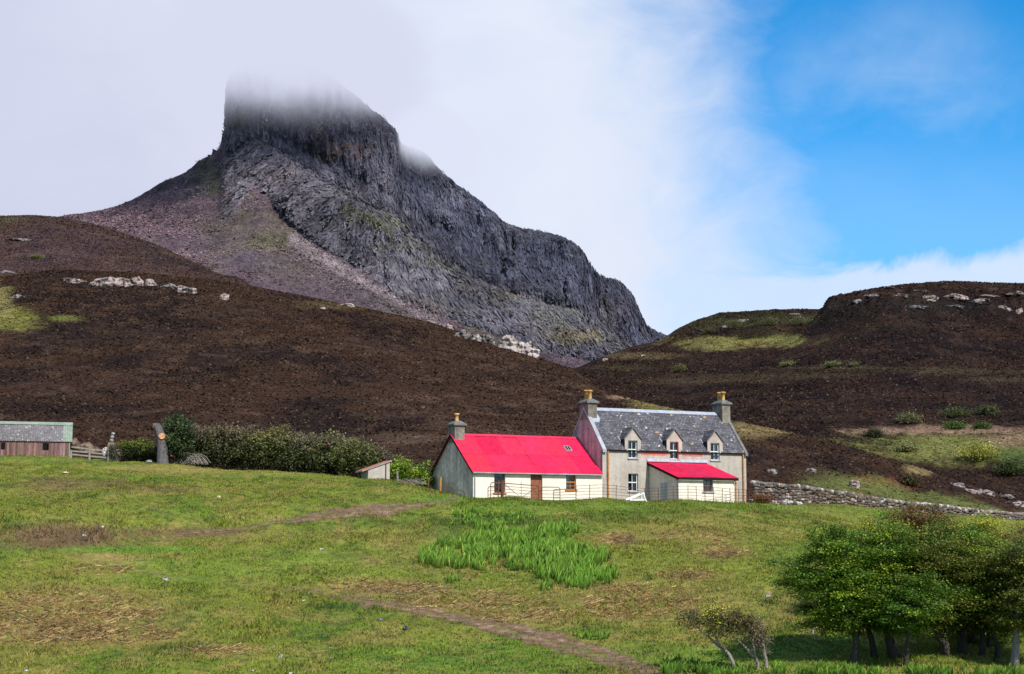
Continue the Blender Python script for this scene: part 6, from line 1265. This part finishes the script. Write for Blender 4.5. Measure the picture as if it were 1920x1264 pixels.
tc = N(ns, 'ShaderNodeTexCoord'); sx = N(ns, 'ShaderNodeSeparateXYZ'); ln.new(tc.outputs['Generated'], sx.inputs[0])
def MA(op, a, b=None, c=None, clamp=False):
    m = N(ns, 'ShaderNodeMath', operation=op, use_clamp=clamp)
    for i, q in enumerate((a, b, c)):
        if q is None: continue
        if isinstance(q, (int, float)): m.inputs[i].default_value = q
        else: ln.new(q, m.inputs[i])
    return m.outputs[0]
def SS(x, lo, hi):
    m = N(ns, 'ShaderNodeMapRange', interpolation_type='SMOOTHSTEP'); m.inputs['From Min'].default_value = lo; m.inputs['From Max'].default_value = hi; ln.new(x, m.inputs['Value']); return m.outputs[0]
def NZ(scale, vec, det=6, rough=.55, dist=0.):
    n = N(ns, 'ShaderNodeTexNoise', i_Scale=scale, i_Detail=float(det), i_Roughness=rough, i_Distortion=dist); ln.new(vec, n.inputs['Vector']); return MA('SUBTRACT', n.outputs[0], .5)
az = MA('ARCTAN2', sx.outputs[0], sx.outputs[1]); el = MA('ARCSINE', sx.outputs[2])
cv_ = N(ns, 'ShaderNodeCombineXYZ'); ln.new(az, cv_.inputs[0]); ln.new(MA('MULTIPLY', el, 1.5), cv_.inputs[1])
n_big = NZ(5, cv_.outputs[0], 8, .55, .4); n_mid = NZ(14, cv_.outputs[0], 7, .6, .6)
# clear sky opens to the right of a slanting cloud edge
edge_ = MA('ADD', az, MA('MULTIPLY', MA('SUBTRACT', el, .2), .30)); edge_ = MA('ADD', edge_, MA('MULTIPLY', n_big, .19)); edge_ = MA('ADD', edge_, MA('MULTIPLY', n_mid, .10))
clear = SS(edge_, .050, .225)
wisp = MA('MULTIPLY', SS(MA('ADD', n_big, MA('MULTIPLY', n_mid, .35)), -.16, .30), .34)
cy = MA('MULTIPLY', MA('SUBTRACT', el, .265), 12); cx = MA('MULTIPLY', MA('SUBTRACT', az, .235), 9)
wband = SS(MA('ADD', MA('MULTIPLY', cx, cx), MA('MULTIPLY', cy, cy)), 1.2, 0.)
wisp = MA('MULTIPLY', wisp, wband)
low = SS(MA('ADD', el, MA('ADD', MA('MULTIPLY', n_mid, -.045), MA('MULTIPLY', n_big, -.03))), .186, .170); low = MA('MULTIPLY', low, .78)
low = MA('MAXIMUM', low, MA('MULTIPLY', SS(MA('ADD', el, MA('MULTIPLY', n_big, .12)), .28, .18), .18)); cl = MA('SUBTRACT', 1.0, clear); cl = MA('MAXIMUM', cl, MA('MAXIMUM', wisp, low))
# the cloud lies ahead; overhead is clear; unseen cloud behind is added for neutral fill
ahead = SS(sx.outputs[1], -.15, .45); over = SS(el, .95, .45)
fill_cloud = MA('MULTIPLY', SS(NZ(3, tc.outputs['Generated'], 7, .55), -.12, .06), .72)
cl = MA('MAXIMUM', MA('MULTIPLY', MA('MULTIPLY', cl, ahead), over), MA('MULTIPLY', fill_cloud, MA('SUBTRACT', 1.0, ahead)))
crp = ramp(ns, ((0., (.62, .65, .83)), (.35, (.69, .725, .89)), (.65, (.73, .79, .945)), (1., (.83, .88, .99))))
ln.new(MA('ADD', SS(MA('ADD', az, MA('ADD', MA('MULTIPLY', n_big, .16), MA('MULTIPLY', el, .35))), -.42, .34), MA('ADD', MA('MULTIPLY', n_big, .75), MA('MULTIPLY', n_mid, .25))), crp.inputs[0])
bg2 = N(ns, 'ShaderNodeBackground'); ln.new(MA('ADD', .92, MA('MULTIPLY', ahead, .08)), bg2.inputs[1]); ln.new(crp.outputs[0], bg2.inputs[0])
mx = N(ns, 'ShaderNodeMixShader'); ln.new(cl, mx.inputs[0]); ln.new(bg1.outputs[0], mx.inputs[1]); ln.new(bg2.outputs[0], mx.inputs[2]); ln.new(mx.outputs[0], out.inputs[0])

# ------------------------------------------------------------------ cloud cap on the summit
def cloud(name, u0, u1, vbot, vtop, Y0, Y1, dens, label, tone):
    a = P((u0+u1)/2, (vbot+vtop)/2, (Y0+Y1)/2); rx = (u1-u0)/2/F*Y0; rz = (vbot-vtop)/2/F*Y0; ry = (Y1-Y0)/2
    nu, nv = 64, 40; th = np.linspace(0, 2*np.pi, nu, endpoint=False); ph = np.linspace(.06, np.pi-.06, nv)
    T, Ph = np.meshgrid(th, ph); sg = lambda x, e: np.sign(x)*np.abs(x)**e
    d = np.stack([np.sin(Ph)*np.cos(T), np.sin(Ph)*np.sin(T), np.cos(Ph)], -1)
    r = 1+.14*fbm(d[..., 0]*2.2, d[..., 1]*2.2, d[..., 2]*2.2, s=120)
    V = d*r[..., None]*np.array((rx, ry, rz))
    i = np.arange(nu*nv).reshape(nv, nu); j = np.roll(i, -1, 1); Fq = np.stack([i[:-1], i[1:], j[1:], j[:-1]], -1).reshape(-1, 4)
    bm_v = np.concatenate([V.reshape(-1, 3), [[0, 0, rz*1.0]], [[0, 0, -rz*1.0]]])
    top, bot = nu*nv, nu*nv+1
    caps = np.concatenate([np.stack([np.full(nu, top), i[0], j[0], j[0]], -1), np.stack([np.full(nu, bot), j[-1], i[-1], i[-1]], -1)])
    me = bpy.data.meshes.new(name); me.from_pydata(bm_v.tolist(), [], [tuple(f) for f in Fq.tolist()]+[tuple(f[:3]) for f in caps.tolist()]); me.update()
    o = bpy.data.objects.new(name, me); COL.objects.link(o); o.location = a
    m, ns, ln = newmat('hill fog'); out = N(ns, 'ShaderNodeOutputMaterial')
    tc = N(ns, 'ShaderNodeTexCoord'); mpn = N(ns, 'ShaderNodeMapping'); mpn.inputs['Scale'].default_value = (1/rx, 1/ry, 1/rz); ln.new(tc.outputs['Object'], mpn.inputs[0])
    s = N(ns, 'ShaderNodeSeparateXYZ'); ln.new(mpn.outputs[0], s.inputs[0])
    def MA(op, a, b=None):
        m = N(ns, 'ShaderNodeMath', operation=op)
        for i, q in enumerate((a, b)):
            if q is None: continue
            if isinstance(q, (int, float)): m.inputs[i].default_value = q
            else: ln.new(q, m.inputs[i])
        return m.outputs[0]
    def SS(x, lo, hi):
        m = N(ns, 'ShaderNodeMapRange', interpolation_type='SMOOTHSTEP'); m.inputs['From Min'].default_value = lo; m.inputs['From Max'].default_value = hi; ln.new(x, m.inputs['Value']); return m.outputs[0]
    n = N(ns, 'ShaderNodeTexNoise', i_Scale=2.4, i_Detail=4.0, i_Roughness=.6, i_Distortion=.3); ln.new(mpn.outputs[0], n.inputs['Vector'])
    nn = MA('SUBTRACT', n.outputs[0], .5)
    ln_ = N(ns, 'ShaderNodeVectorMath', operation='LENGTH'); ln.new(mpn.outputs[0], ln_.inputs[0])
    body = SS(MA('ADD', ln_.outputs['Value'], MA('MULTIPLY', nn, .35)), .98, .45)
    h = SS(MA('ADD', MA('ADD', s.outputs[2], MA('MULTIPLY', s.outputs[0], -.22)), MA('MULTIPLY', nn, .6)), -.86, .62)
    dn = MA('MULTIPLY', MA('MULTIPLY', body, MA('POWER', h, 1.25)), dens)
    ab = N(ns, 'ShaderNodeVolumeAbsorption'); ab.inputs[0].default_value = (0, 0, 0, 1); ln.new(dn, ab.inputs[1])
    em = N(ns, 'ShaderNodeEmission'); em.inputs[0].default_value = (*tone, 1); ln.new(dn, em.inputs[1])  # mist glows: emission stands in for light scattered in it
    ad = N(ns, 'ShaderNodeAddShader'); ln.new(ab.outputs[0], ad.inputs[0]); ln.new(em.outputs[0], ad.inputs[1]); ln.new(ad.outputs[0], out.inputs['Volume'])
    me.materials.append(m)
    return tag(o, label, None, None, 'structure')
cloud('hill_fog', 180, 930, 370, -60, 830, 1170, .115, 'pale mist wrapped round the mountain summit', (.69, .72, .885))
cloud('hill_fog', 690, 930, 400, 190, 980, 1170, .10, 'thin mist trailing down the ridge right of the summit', (.74, .785, .935))
sc.cycles.volume_step_rate = .35; sc.cycles.volume_max_steps = 128; sc.cycles.volume_bounces = 0
sc.cycles.max_bounces = 6; sc.cycles.transparent_max_bounces = 12; sc.cycles.use_denoising = True
sc.view_settings.view_transform = 'Standard'; sc.view_settings.look = 'None'; sc.view_settings.exposure = 0; sc.view_settings.gamma = 1
